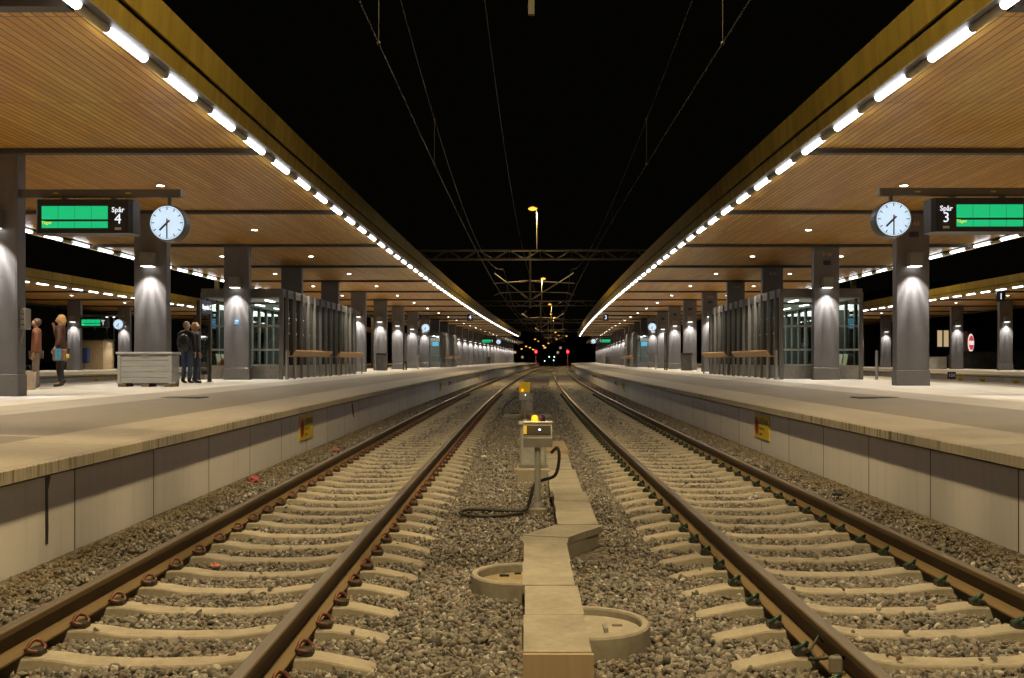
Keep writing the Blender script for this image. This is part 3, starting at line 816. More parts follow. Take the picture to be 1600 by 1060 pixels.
# ------------------------------------------------------------------ waiting shelters
def shelter(c, Ya, side, lab, full=True):
    root = thing('waiting_shelter', lab, 'shelter', at(c, Ya, PZ), ang(Ya+7), 'glass waiting shelters')
    W, Ln, Hh = 1.40, 14.7, 3.08
    ti = side                                   # +1: track side is at +x
    fr = MB()
    for x in (-W, W):
        for y in (0, Ln):
            fr.b2((x-.07, y-.07, 0), (x+.07, y+.07, Hh), .006)
    for y in (0, Ln): fr.b2((-W+.071, y-.07, Hh-.16), (W-.071, y+.07, Hh), .006)
    for x in (-W, W): fr.b2((x-.06, .071, Hh-.14), (x+.06, Ln-.071, Hh-.01))
    # door frame at the near end and mid mullions
    fr.b2((-.30*ti-.035, -.05, 0), (-.30*ti+.035, .05, Hh-.161)); fr.b2((-W+.071, -.04, Hh-.42), (W-.071, .04, Hh-.34))
    fr.build('frame', M_FRAME, root)
    rf = MB(); rf.b2((-W-.05, -.05, Hh+.003), (W+.05, Ln+.05, Hh+.14)); rf.build('roof', M_FRAME, root)
    ce = MB(); ce.b2((-W+.08, .08, Hh-.20), (W-.08, Ln-.08, Hh-.165)); ce.build('inner_ceiling', mat('shelter_ceiling', (.42, .42, .38), .6), root)
    # low panels
    for xa, xb in ((-W+.075, -.30*ti-.04), (-.30*ti+.04, W-.075)):
        p = MB(); p.b2((xa, -.03, .02), (xb, .03, .50)); p.build('kick_panel', M_STEEL, root)
        g = MB(); g.b2((xa, -.008, .505), (xb, .008, Hh-.425)); g.build('glass_pane', M_GLASS, root)
    br = MB()
    for z in (1.02, 1.86): br.b2((-W+.075, -.025, z), (W-.075, .025, z+.07))
    br.build('crossbar', mat('pale_bar', (.36, .38, .37), .4, .3), root)
    # long sides
    for sx in (-1, 1):
        x = sx*W
        g = MB(); g.b2((x-.008, .08, .50), (x+.008, Ln-.08, Hh-.15)); g.build('glass_pane', M_GLASS, root)
        nf = 13
        for i in range(nf):
            y = .55+(Ln-1.1)*i/(nf-1)
            f = MB(); f.b2((x+sx*.012, y-.03, 0), (x+sx*.125, y+.03, Hh+.12), .004); f.b2((x-sx*.07, y-.03, .5), (x-sx*.012, y+.03, Hh-.16))
            f.build('fin', M_FIN, root)
        for i in range(nf-1):
            y = .55+(Ln-1.1)*(i+.5)/(nf-1); d = (Ln-1.1)/(nf-1)/2-.05
            p = MB(); p.b2((x-.03, y-d, .02), (x+.05, y+d, .50)); p.build('kick_panel', M_STEEL, root)
        st = MB()
        for i in range(nf-1):
            y = .55+(Ln-1.1)*(i+.5)/(nf-1)
            st.b2((x+sx*.0085, y-.05, 1.62), (x+sx*.010, y+.05, 1.70))
        st.build('glass_marking', mat('white_sticker', (.5, .48, .42), .5), root)
    # lights inside
    tb_ = MB()
    for i in range(5):
        y = 1.6+i*2.9; tb_.b2((-.62, y-.6, Hh-.232), (-.54, y+.6, Hh-.206)); tb_.b2((.54, y-.6, Hh-.232), (.62, y+.6, Hh-.206))
    tb_.build('ceiling_tube', emit('shelter_tube', (.95, 1, .92), 9), root)
    # row of seats along one side
    for q in range(4):
        y = 1.3+q*.62
        s = MB(); xx = -ti*1.05
        s.b2((xx-.22, y-.25, .40), (xx+.22, y+.25, .44), .01)
        s.box((xx-ti*.20, y, .70), (.03, .48, .42), Matrix.Rotation(-ti*.15, 3, 'Y'), .008)
        s.tube([(xx-.12*ti, y-.2, .40), (xx-.2*ti, y-.2, .02)], .018, 6); s.tube([(xx+.15*ti, y-.2, .40), (xx+.2*ti, y-.2, .02)], .018, 6)
        s.build('seat', mat('seat_tan', (.38, .33, .22), .5), root)
    # timetable screen inside
    sc = MB(); sc.b2((.2*ti-.35, 6.0, 1.95), (.2*ti+.35, 6.08, 2.45)); scr = sc.build('info_screen', M_BLACK, root)
    s2 = MB()
    for i in range(6): s2.b2((.2*ti-.31, 5.99, 2.0+i*.07), (.2*ti+.31, 5.995, 2.045+i*.07))
    s2.build('screen_rows', emit('screen_blue', (.12, .42, .75), 1.2), scr)
    l = lamp('shelter_light', 'AREA', 60, (.95, 1, .92), root, (0, Ln/2, Hh-.26)); l.data.energy = 420; l.data.shape = 'RECTANGLE'; l.data.size = 1.8; l.data.size_y = 13
    return root
shelter(PC['4'], 36.3, 1, 'glass waiting shelter with vertical fins behind the totem sign')
shelter(PC['3'], 36.3, -1, 'glass waiting shelter with vertical fins behind column E-42')
shelter(PC['4'], 92.7, 1, 'distant glass waiting shelter on the grit bin platform past the lone clock')
shelter(PC['3'], 92.7, -1, 'distant glass waiting shelter on the numbered-column platform past the lone clock')
def lean_rail(c, ti, Ya, Yb, lab, grp):
    n = c+ti*1.80; Ym = (Ya+Yb)/2; L = (Yb-Ya)/2
    root = thing('leaning_rail', lab, 'leaning bench', at(n, Ym, PZ), ang(Ym), grp)
    b = MB(); b.box((0, 0, .93), (.07, 2*L, .26), Matrix.Rotation(ti*.6, 3, 'Y'), .012); b.build('board', M_WOODB, root)
    for y in (-L+.12, L-.12):
        p = MB(); p.b2((-.03, y-.03, 0), (.03, y+.03, .88)); p.b2((-.30 if ti > 0 else 0, y-.025, .80), (0 if ti > 0 else .30, y+.025, .85)); p.build('post', M_STEEL, root)
for key, ti in (('4', 1), ('3', -1)):
    for Ya, far in ((36.6, False), (93.0, True)):
        w_ = 'distant ' if far else ''
        lean_rail(PC[key], ti, Ya, Ya+6.4, w_+'wooden leaning rail nearest us outside the %sshelter of %s' % (w_, PN[key]), 'wooden leaning rails')
        lean_rail(PC[key], ti, Ya+8.2, Ya+14.2, w_+'wooden leaning rail at the back of the %sshelter of %s' % (w_, PN[key]), 'wooden leaning rails')
def bollard(n, Y, lab):
    r = thing('bollard', lab, 'bollard', at(n, Y, PZ), 0, 'slim steel bollards')
    MB().lathe([(.05, 0), (.05, 1.0), (.04, 1.03)], 12).build('post', M_STEEL, r); MB().lathe([(.09, 0), (.09, .015), (.052, .02)], 12).build('base_plate', M_STEEL, r)
bollard(-8.35, 36.0, 'slim steel bollard at the corner of grit bin platform shelter')
bollard(8.85, 36.0, 'slim steel bollard at the trackside corner of numbered-column platform shelter')
bollard(12.35, 35.9, 'slim steel bollard at the outer corner of numbered-column platform shelter')
bollard(-8.4, 75.0, 'slim steel bollard beyond the first shelter of the grit bin platform')
bollard(9.0, 75.0, 'slim steel bollard beyond the first shelter of the numbered-column platform')
def waste_bin(n, Y, lab):
    r = thing('waste_bin', lab, 'bin', at(n, Y, PZ), ang(Y), 'dark waste bins')
    MB().b2((-.3, -.3, .05), (.3, .3, 1.0), .02).build('bin_body', M_FRAME, r); MB().b2((-.32, -.32, 1.003), (.32, .32, 1.1), .02).build('lid', M_COLD, r)
waste_bin(-8.9, 61.5, 'dark waste bin in the first gap beyond grit bin platform shelter')
waste_bin(9.4, 61.5, 'dark waste bin in the first gap beyond numbered-column platform shelter')
waste_bin(-9.0, 160, 'waste bin far along the grit bin platform')
waste_bin(9.5, 160, 'waste bin far along the numbered-column platform')
def info_case(n, Y, lab, lit=False):
    r = thing('notice_case', lab, 'notice board', at(n, Y, PZ), ang(Y), 'notice cases')
    f = MB()
    for y in (-.6, .6): f.b2((-.05, y-.05, 0), (.05, y+.05, 2.5))
    f.b2((-.06, -.551, 2.38), (.06, .551, 2.5)); f.build('frame', M_COLD, r)
    MB().b2((-.045, -.55, .6), (.045, .55, 2.375)).build('panel', mat('notice_panel', (.14, .15, .17), .4), r)
info_case(-8.6, 69.5, 'dark notice case between the lit columns of the grit bin platform')
info_case(9.1, 69.5, 'dark notice case between the lit columns of the numbered-column platform')

# ------------------------------------------------------------------ things on the grit bin platform
def totem():
    Ya = 31.3
    r = thing('name_sign', 'tall dark frame sign with lit station name beside the couple', 'station sign', at(-9.75, Ya, PZ-.01), ang(Ya))
    for y in (-.52, .52):
        p = MB(); p.b2((-.055, y-.05, .03), (.055, y+.05, 2.52), .006); p.b2((-.09, y-.1, 0), (.09, y+.1, .03)); p.build('post', M_COLD, r)
    b = MB(); b.b2((-.07, -.468, 2.12), (.07, .468, 2.52), .006); bb = b.build('sign_panel', mat('navy_panel', (.012, .014, .04), .35), r)
    text('station_name', 'Uppsala C', .20, M_TXT, bb, (.073, 0, 2.31), (PI/2, 0, PI/2), bold=.006)
    m = MB(); m.b2((-.02, -.465, .25), (.02, .465, 2.1)); m.build('glass_panel', M_GLASS, r)
totem()
def grit_bin():
    r = thing('grit_bin', 'grey slatted grit bin on pallet feet in front of a column', 'grit bin', at(-9.70, 26.6, PZ), ang(26.6))
    m = mat('grey_painted_wood', (.30, .30, .275), .6, 0, .15, 4, .15, stretch=(.6, 4, 4))
    body = MB()
    for i in range(5): body.b2((-.68, -.27, .10+i*.145), (.68, .27, .10+i*.145+.137), .006)
    body.b2((-.66, -.25, .1), (.66, .25, .82))
    for x in (-.70, .62): body.b2((x, -.292, .08), (x+.08, -.271, .83)); body.b2((x, .271, .08), (x+.08, .292, .83))
    body.build('bin_body', m, r)
    lid = MB(); lid.b2((-.74, -.32, .835), (.74, .32, .90), .012); lid.b2((-.06, -.335, .80), (.06, -.3205, .83)); lid.build('lid', m, r)
    ft = MB()
    for x in (-.6, 0, .6): ft.b2((x-.1, -.26, 0), (x+.1, .26, .085))
    ft.build('pallet_feet', mat('pallet_wood', (.16, .11, .06), .8), r)
grit_bin()
def intercom():
    c = at(-9.57, 19.62, PZ)
    r = thing('intercom_box', 'grey intercom box with buttons on the side of the nearest column', 'intercom', c, 0)
    b = MB(); b.b2((.002, -.06, 1.28), (.12, .16, 1.68), .01); b.build('casing', M_STEEL, r)
    k = MB()
    for i in range(3):
        for j in range(2): k.b2((.03+.035*j, -.064, 1.36+.10*i), (.05+.035*j, -.0605, 1.39+.10*i))
    k.build('button', M_BLACK, r)
    MB().tube([(.05, 0, 1.28), (.05, -.01, 1.18), (.02, -.02, 1.1), (.012, -.01, 1.02)], .01, 6).build('cable', M_STEEL, r)
intercom()
st = thing('column_sticker', 'small blue notice stuck on the column before the shelter', 'sticker', at(PC['4'], Y0+2*ROW, PZ), ang(35.6))
MB().b2((-.09, -.008, 1.92), (.10, -.004, 2.11)).build('notice', mat('blue_notice', (.05, .16, .36), .4), st)
mk_ = MB(); mk_.b2((-.06, -.0095, 2.03), (.07, -.0082, 2.07)); mk_.b2((-.06, -.0095, 1.96), (.03, -.0082, 1.99)); mk_.build('print', mat('white_sticker', (.5, .48, .42), .5), st)

# ------------------------------------------------------------------ people
def skin(name, verts, edges, rad, m, parent, sub=2):
    me = bpy.data.meshes.new(name); me.from_pydata(verts, edges, []); o = bpy.data.objects.new('tmp', me); COL.objects.link(o)
    md = o.modifiers.new('s', 'SKIN'); md.use_smooth_shade = True
    for i, r_ in enumerate(rad):
        sv = me.skin_vertices[0].data[i]; sv.radius = (r_, r_) if not isinstance(r_, tuple) else r_
    me.skin_vertices[0].data[0].use_root = True
    ss = o.modifiers.new('u', 'SUBSURF'); ss.levels = sub; ss.render_levels = sub
    bpy.context.view_layer.update()
    m2 = bpy.data.meshes.new_from_object(o.evaluated_get(bpy.context.evaluated_depsgraph_get()))
    bpy.data.objects.remove(o); m2.name = name
    m2.materials.clear(); m2.materials.append(m)
    q = bpy.data.objects.new(name, m2); COL.objects.link(q); q.parent = parent
    return q
class Sk:
    def __init__(s): s.v = []; s.e = []; s.r = []
    def add(s, p, r, par=None):
        s.v.append(tuple(p)); s.r.append(r); i = len(s.v)-1
        if par is not None: s.e.append((par, i))
        return i
    def chain(s, pts, rs, par):
        for p, r in zip(pts, rs): par = s.add(p, r, par)
        return par
M_SKIN = mat('skin', (.42, .24, .16), .5, 0, .08, 10, .05)
def person(label, loc, rz, H=1.72, coat=(.1, .1, .1), trous=(.03, .03, .03), boot=(.02, .02, .02), hair=(.35, .2, .08), hairlen='long', arms=None, legs=None, seat=False, group=None, coat_len=0.0):
    """local frame: faces -y; feet at z=0"""
    k = H/1.72
    r = thing('person', label, 'person', loc, rz, group); r.scale = (k, k, k)
    hipz = .90
    A = arms or {1: [(.21, .02, 1.40), (.25, .02, 1.12), (.23, -.05, .87)], -1: [(-.21, .02, 1.40), (-.25, .02, 1.12), (-.23, -.05, .87)]}
    Lg = legs or {1: [(.095, 0, .86), (.10, -.015, .48), (.10, .02, .09), (.11, -.13, .035)], -1: [(-.095, 0, .86), (-.10, -.015, .48), (-.10, .02, .09), (-.11, -.13, .035)]}
    dz = 0
    b = Sk()
    root = b.add((0, 0, hipz), (.15, .11))
    w1 = b.chain([(0, 0, 1.08), (0, 0, 1.28)], [(.135, .10), (.15, .105)], root)
    ch = b.add((0, .01, 1.42), (.13, .085), w1)
    nk = b.chain([(0, .0, 1.50), (0, -.01, 1.55)], [.055, .055], ch)
    hd = b.chain([(0, -.025, 1.60), (0, -.02, 1.66), (0, -.01, 1.71)], [(.07, .085), (.076, .092), (.05, .06)], nk)
    b.chain([(0, -.118, 1.612), (0, -.132, 1.606)], [.014, .009], hd-2)            # nose
    for s in (1, -1): b.add((s*.083, .0, 1.625), .013, hd-2)                          # ears
    for s in (1, -1):
        a = A[s]
        e = b.chain(a, [.052, .042, .030], ch)
        d = (Vector(a[2])-Vector(a[1])).normalized()
        side = Vector((s, 0, 0)); fw = d.cross(side).normalized()
        p = Vector(a[2])
        palm = b.add(p+d*.055, (.034, .018), e)
        for i, (off, ln) in enumerate(((-.026, .062), (-.009, .072), (.009, .068), (.026, .052))):
            q1 = p+d*(.09)+fw*off; q2 = q1+d*ln*.55-side*.012; q3 = q2+d*ln*.4-side*.018
            b.chain([q1, q2, q3], [.0095, .009, .007], palm)
        b.chain([p+d*.035-fw*.04-side*.01, p+d*.075-fw*.052-side*.02], [.010, .008], palm)
    for s in (1, -1):
        b.chain(Lg[s], [.085, .058, .042, .035], root)
    skin('body', b.v, b.e, b.r, M_SKIN, r, 1)
    # coat
    mc = mat('coat_%d' % int(sum(c*1000*(i+1) for i, c in enumerate(coat))), coat, .7, 0, .25, 9, .3)
    c = Sk(); hem = hipz-.10-coat_len
    if seat: hem = hipz-.06
    r0 = c.add((0, 0.005, hem), (.185, .14)); ww = c.chain([(0, 0, hipz+.05), (0, 0, 1.10), (0, 0, 1.29)], [(.18, .135), (.160, .125), (.178, .13)], r0)
    cc = c.add((0, .01, 1.435), (.15, .10), ww); c.add((0, .005, 1.50), .068, cc)
    for s in (1, -1):
        a = A[s]; m_ = Vector(a[1]).lerp(Vector(a[2]), .92)
        c.chain([a[0], a[1], m_], [.072, .060, .048], cc)
    skin('coat', c.v, c.e, c.r, mc, r, 2)
    mt = mat('trousers_%d' % int(sum(c_*1000*(i+1) for i, c_ in enumerate(trous))), trous, .8, 0, .25, 10, .3)
    t = Sk(); rt = t.add((0, 0, hipz+.02), (.16, .12))
    for s in (1, -1):
        q = Lg[s]; t.chain([q[0], Vector(q[0]).lerp(Vector(q[1]), .5), q[1], Vector(q[1]).lerp(Vector(q[2]), .5), Vector(q[1]).lerp(Vector(q[2]), .95)], [.098, .088, .074, .068, .064], rt)
    skin('trousers', t.v, t.e, t.r, mt, r, 1)
    mbt = mat('boot_%d' % int(sum(c_*1000 for c_ in boot)), boot, .5, 0, .2, 10, .1)
    for s in (1, -1):
        q = Lg[s]; ank = Vector(q[2]); toe = Vector(q[3]); bs = Sk()
        i0 = bs.add(ank+Vector((0, .02, .10)), .060); i1 = bs.add(ank+Vector((0, .015, -.02)), .058, i0)
        bs.chain([ank.lerp(toe, .55)+Vector((0, 0, -.012)), toe+Vector((0, -.02, .008))], [(.048, .042), (.042, .034)], i1)
        skin('boot', bs.v, bs.e, bs.r, mbt, r, 1)
    # hair
    h = MB(); h.ball((0, .020, 1.655), (.093, .105, .105), 16)
    for v in h.bm.verts:
        if v.co.y < -.03 and v.co.z < 1.70: v.co.y = -.03+(v.co.y+.03)*.15
        if hairlen == 'long' and v.co.z < 1.64 and v.co.y > 0: v.co.z -= .12*(1-(v.co.z-1.53)/.11); v.co.y += .015
        v.co += Vector((random.uniform(-.004, .004), random.uniform(-.004, .004), random.uniform(-.004, .004)))
    h.build('hair', mat('hair_%d' % int(hair[0]*1000), hair, .5, 0, .35, 14, .5, stretch=(6, 6, 1)), r, smooth=True)
    ey = MB()
    for s in (1, -1): ey.ball((s*.032, -.104, 1.643), (.010, .006, .006), 8)
    ey.build('eyes', M_BLACK, r)
    mo = MB(); mo.ball((0, -.108, 1.566), (.022, .006, .006), 8); mo.build('mouth', mat('lips', (.30, .09, .08), .5), r)
    return r
# woman with the handbag, facing left, hand raised to her mouth
WL = at(-11.62, 25.8, PZ)
wA = {1: [(.20, .02, 1.40), (.245, .05, 1.14), (.25, -.06, .95)], -1: [(-.20, .0, 1.40), (-.215, -.15, 1.19), (-.085, -.165, 1.42)]}
wLg = {1: [(.09, 0, .86), (.085, -.02, .48), (.08, .03, .11), (.08, -.13, .04)], -1: [(-.09, 0, .86), (-.085, -.035, .48), (-.08, .01, .11), (-.08, -.16, .04)]}
person('blonde woman in a brown jacket and black boots holding a hand to her mouth', WL, R(-82), 1.80, coat_len=.10, coat=(.065, .027, .014), trous=(.010, .009, .009), boot=(.012, .011, .011), hair=(.50, .30, .10), arms=wA, legs=wLg)
def handbag():
    r = thing('handbag', 'brown handbag with a blue panel hanging at the woman\'s side', 'handbag', WL+Vector((.12, -.30, .80)), R(-14))
    MB().b2((-.19, -.07, -.13), (.19, .07, .17), .03).build('bag_body', mat('brown_leather', (.16, .085, .055), .5, 0, .25, 10, .2), r)
    MB().b2((-.09, -.078, -.10), (.08, -.0705, .18)).build('flap', mat('blue_panel', (.06, .25, .42), .5), r)
    MB().tube([(-.03, -.082, .03), (0, -.086, .0), (.04, -.082, .02)], .007, 6).build('clasp', M_BLACK, r)
    MB().b2((.19, -.04, -.06), (.27, .0, .04), .01).build('yellow_paper', mat('yellow_paper', (.6, .5, .08), .6), r)
    MB().tube([(-.16, 0, .16), (-.13, .02, .34), (-.06, .06, .55), (.02, .10, .68)], .010, 6).build('strap', M_BLACK, r)
handbag()
person('person in a rust-orange coat standing beside the nearest column', at(-11.66, 24.6, PZ), R(-70), 1.66, coat=(.17, .06, .026), trous=(.16, .12, .10), boot=(.10, .09, .08), hair=(.10, .05, .03), hairlen='short', coat_len=.1)
def pale_bag():
    r = thing('shopping_bag', 'pale paper shopping bag beside the person in rust-orange', 'bag', at(-11.55, 23.9, PZ), R(8))
    MB().prism([(-.17, 0), (.17, 0), (.19, .42), (-.19, .42)], 'y', -.08, .08).build('bag_body', mat('pale_paper', (.42, .36, .30), .8), r)
    MB().tube([(-.09, 0, .42), (-.07, 0, .56), (.07, 0, .56), (.09, 0, .42)], .008, 6).build('handle', M_RUB, r)
pale_bag()
# couple behind the bin, backs to us
CP = at(-9.78, 29.8, PZ)
jeans = (.055, .085, .15)
person('man in a black coat and blue jeans seen from behind with a backpack', CP, R(165), 1.78, coat=(.012, .012, .013), trous=jeans, hair=(.30, .22, .14), hairlen='short')
bp = thing('backpack', 'black backpack on the man in blue jeans', 'backpack', CP+Vector((-.03, -.20, 1.18)), R(-12))
mb = MB(); mb.ball((0, 0, 0), (.19, .12, .27), 16); mb.build('pack', mat('black_nylon', (.02, .02, .022), .5, 0, .3, 12, .2), bp, smooth=True)
mb = MB(); mb.ball((0, -.09, -.08), (.14, .06, .13), 14); mb.build('front_pocket', mat('black_nylon2', (.028, .028, .03), .45, 0, .3, 12, .2), bp, smooth=True)
person('blonde person in a dark coat standing close beside the man with the backpack', CP+Vector((.14, .40, 0)), R(120), 1.76, coat=(.018, .015, .014), trous=(.03, .045, .08), hair=(.50, .32, .12), hairlen='long')
# seated traveller in the shelter
sl = {1: [(.10, -.10, .86), (.12, -.44, .86), (.12, -.42, .46), (.12, -.56, .41)], -1: [(-.10, -.10, .86), (-.12, -.44, .86), (-.12, -.42, .46), (-.12, -.56, .41)]}
sa = {1: [(.21, .0, 1.40), (.25, -.05, 1.12), (.14, -.28, 1.0)], -1: [(-.21, .0, 1.40), (-.25, -.05, 1.12), (-.14, -.28, 1.0)]}
person('traveller in dark green seated inside the shelter behind the glass', at(PC['4']-.9, 38.85, PZ-.38), R(90), 1.70, coat=(.05, .06, .03), trous=(.03, .03, .03), hair=(.12, .07, .03), hairlen='short', arms=sa, legs=sl, seat=True)
rb = thing('duffel_bag', 'red and white bag lying on the shelter seat', 'bag', at(PC['4']-1.0, 37.65, PZ+.44), 0)
mb = MB(); mb.ball((0, 0, .17), (.19, .24, .18), 14); mb.build('bag_body', mat('red_bag', (.45, .05, .05), .6), rb, smooth=True)
mb = MB(); mb.ball((.02, -.03, .27), (.15, .19, .12), 12); mb.build('white_top', mat('white_bag', (.55, .52, .5), .6), rb, smooth=True)
cb = thing('travel_bag', 'patterned travel bag standing inside the shelter near its corner', 'bag', at(PC['4']+.85, 37.2, PZ+.01), 0)
mb = MB(); mb.ball((0, 0, .26), (.34, .22, .26), 14); mb.build('bag_body', mat('camouflage_bag', (.17, .15, .10), .8, 0, .8, 4, .1), cb, smooth=True)
MB().tube([(-.2, 0, .48), (-.1, 0, .62), (.1, 0, .62), (.2, 0, .48)], .014, 6).build('handle', M_RUB, cb)

# ------------------------------------------------------------------ wall signs and marks
def wall_sign(key, Y, lab):
    s = 1 if key == '4' else -1
    n = PC[key]+s*(6.31-.12)
    r = thing('warning_sign', lab, 'warning sign', at(n+s*.012, Y, .27), ang(Y), 'yellow warning signs on the platform walls')
    MB().b2((-.006, -.56, -.21), (.006, .56, .21)).build('plate', M_YEL, r)
    rz = PI/2*s
    fx = s*.0072
    mk = MB(); mk.lathe([(.125, 0), (.16, 0), (.16, .0012), (.125, .0012), (.125, 0)], 28)
    o = mk.build('prohibition_ring', mat('sign_red', (.42, .05, .03), .5), r); o.rotation_euler = (0, PI/2*s, 0); o.location = (fx, -s*.36, 0)
    g = MB(); g.b2((-.001, -.03, -.10), (.001, .03, .06)); g.ball((0, 0, .085), (.001, .03, .03), 8); g.box((0, .0, -.02), (.002, .10, .03), Matrix.Rotation(.6, 3, 'X'))
    o = g.build('walking_figure', M_BLACK, r); o.location = (fx, -s*.36, 0)
    mt = mat('sign_black', (.02, .018, .012), .5)
    text('sign_heading', 'LIVSFARA', .155, mt, r, (fx, -s*.16, .09), (PI/2, 0, rz), align='LEFT', ext=.0006, bold=.003)
    text('sign_text', 'Beträd inte', .085, mt, r, (fx, -s*.16, -.03), (PI/2, 0, rz), align='LEFT', ext=.0006)
    text('sign_text', 'spåren', .085, mt, r, (fx, -s*.16, -.125), (PI/2, 0, rz), align='LEFT', ext=.0006)
for key in ('4', '3'):
    for Y, t in ((18.25, 'nearest yellow LIVSFARA warning sign'), (45.5, 'second yellow LIVSFARA warning sign'), (73, 'third yellow LIVSFARA warning sign')):
        wall_sign(key, Y, t+' on the wall of '+PN[key])
def refuge(key, Y, lab):
    s = 1 if key == '4' else -1
    r = thing('refuge_arrow', lab, 'marking', at(PC[key]+s*(6.31-.114), Y, .32), ang(Y), 'black refuge arrows on the platform walls')
    MB().prism([(-.9, .13), (-.9, -.13), (.9, 0)], 'x', -.004, .004).build('arrow', M_BLACK, r)
refuge('4', 50.5, 'black arrow mark on the wall of the grit bin platform'); refuge('3', 50.5, 'black arrow mark on the wall of the numbered-column platform')
def grate(n, Y, lab):
    r = thing('drain_grate', lab, 'drain grate', at(n, Y, PZ-.018), ang(Y), 'drain gratings in the paving')
    MB().b2((-.38, -.28, -.01), (.38, .28, .006)).build('frame', M_COLD, r)
    g = MB()
    for i in range(9): g.b2((-.35, -.25+i*.056, .0065), (.35, -.22+i*.056, .012))
    g.build('bars', M_FRAME, r)
grate(-6.4, 19.5, 'slotted drain grating in the paving in front of the grit bin'); grate(6.75, 19.5, 'slotted drain grating in the paving in front of column E-43')
# black tar streak on the near left wall
ts = thing('tar_streak', 'black tar drip running down the nearest wall panel', 'stain', at(PC['4']+6.31-.118, 8.30, 0), 0)
MB().prism([(-.02, .52), (.07, .52), (.022, .40), (.03, .10), (.022, -.03), (-.016, -.03), (-.018, .2)], 'x', -.004, .004).build('drip', M_BLACK, ts)
def smudge(Y, lab):
    r = thing('scuff_mark', lab, 'stain', at(PC['4']+6.31-.117, Y, .3), 0)
    MB().prism([(-.14, .17), (0, .18), (.12, -.02), (.2, -.15), (.05, -.13), (-.08, .0)], 'x', -.003, .003).build('mark', mat('scuff', (.10, .09, .08), .8, 0, .5, 6), r)
smudge(23.2, 'dark scuff mark on the wall right of the yellow sign')
s150 = thing('distance_sign', 'small dark blue sign with white 150 at the outer platform edge', 'sign', at(16.45, 39.5, .86), ang(39.5))
MB().b2((-.16, -.02, -.14), (.16, .02, .14), .015).build('plate', mat('navy_plate', (.012, .016, .07), .4), s150)
text('distance', '150', .17, mat('white_paint', (.6, .6, .62), .5), s150, (0, -.022, 0), bold=.004)
MB().b2((-.02, .021, -.19), (.02, .05, .1)).build('post', M_STEEL, s150)
for key, s in (('5', 1), ('1', -1)):
    for i, Y in enumerate((44, 47.5, 49.8, 53, 57, 60)):
        r = thing('edge_notice', 'small yellow notice on the far platform wall by '+('the woman' if key == '5' else 'the 150 sign'), 'notice', at(PC[key]+s*(6.31-.11), Y, .30), 0, 'yellow notices on the far wall by '+('the woman' if key == '5' else 'the 150 sign'))
        MB().b2((-.005, -.45, -.17), (.005, .45, .17)).build('plate', M_YEL, r)
        MB().b2((-.007 if s < 0 else .0055, -.25, -.05), (-.0055 if s < 0 else .007, .25, .05)).build('print', mat('sign_ochre', (.20, .13, .01), .5), r)

# ------------------------------------------------------------------ middle strip: trough, rings, cabinets
def trough():
    r = thing('cable_trough', 'pale concrete cable trough with a kink in the middle gravel', 'cable trough')
    zt = -.03
    def pt(n, Y): return (n+x0(Y), Y)
    def slab(name, poly, za, zb, m):
        MB().prism([pt(*p) for p in poly], 'z', za, zb).build(name, m, r)
    m = M_CONCL
    ys = [5.24, 6.02, 6.80, 7.60, 8.38]
    for i, (a, b) in enumerate(zip(ys, ys[1:])):
        j = .012*(i % 2)
        slab('lid', [(.035+j, a+.007), (.385+j, a+.007), (.39+j, b-.007), (.04+j, b-.007)], zt-.06-.002*(i % 2), zt-.002*(i % 2), m)
    slab('lid', [(.04, 8.385), (.41, 8.385), (.43, 8.62), (.04, 8.72)], zt-.06, zt-.003, m)
    slab('lid', [(.04, 8.73), (.43, 8.63), (.60, 8.95), (.34, 9.28)], zt-.06, zt, m)
    slab('lid', [(.605, 8.955), (.755, 9.22), (.755, 9.29), (.35, 9.29)], zt-.06, zt-.002, m)
    yy = 9.30; i = 0
    while yy < 15.6:
        L = .78; j = .012*((i*7) % 3-1)
        slab('lid', [(.375+j, yy+.007), (.745+j, yy+.007), (.75+j, yy+L-.007), (.38+j, yy+L-.007)], zt-.06-.002*(i % 2), zt-.002*(i % 2), m); yy += L; i += 1
    slab('raised_lid', [(.40, yy+.01), (.78, yy+.01), (.78, yy+2.0), (.40, yy+2.0)], zt-.06, zt+.05, mat('brown_lid', (.26, .20, .13), .7))
    slab('channel', [(.055, 5.26), (.37, 5.26), (.37, 8.5), (.055, 8.6)], -.35, zt-.065, M_CONC)
    slab('channel', [(.06, 8.61), (.38, 8.51), (.73, 9.24), (.40, 9.30)], -.35, zt-.066, M_CONC)
    slab('channel', [(.40, 9.31), (.73, 9.25), (.735, 15.5), (.40, 15.5)], -.35, zt-.065, M_CONC)
    slab('end_plate', [(.032, 5.205), (.392, 5.205), (.392, 5.236), (.032, 5.236)], -.35, zt-.004, mat('tan_plate', (.30, .23, .15), .6, 0, .12, 4, .1, stretch=(8, 1, .5)))
trough()
def ring(n, Y, zt, lab, oz):
    r = thing('manhole', lab, 'manhole', at(n, Y, zt), 0)
    MB().lathe([(.325, -.3), (.325, -.012), (.332, 0), (.365, 0), (.375, -.012), (.375, -.35)], 48).build('concrete_ring', M_CONCL, r, smooth=False)
    MB().lathe([(.0001, oz), (.324, oz), (.324, oz-.05)], 40).build('cover', mat('cover_%d' % int(-oz*1000), (.27, .25, .21) if oz > -.05 else (.22, .18, .10), .8, 0, .3, 8, .2), r)
    h = MB(); h.b2((.10, -.09, oz), (.125, .02, oz+.025)); h.b2((-.17, .16, oz), (-.10, .19, oz+.015)); h.b2((.16, .05, oz), (.22, .07, oz+.012)); h.b2((-.06, .24, oz), (-.01, .26, oz+.012))
    h.build('lifting_lug', M_STEEL if oz > -.05 else M_RUB, r)
ring(.405, 6.02, -.07, 'round concrete manhole with grey cover on the near right of the trough', -.045)
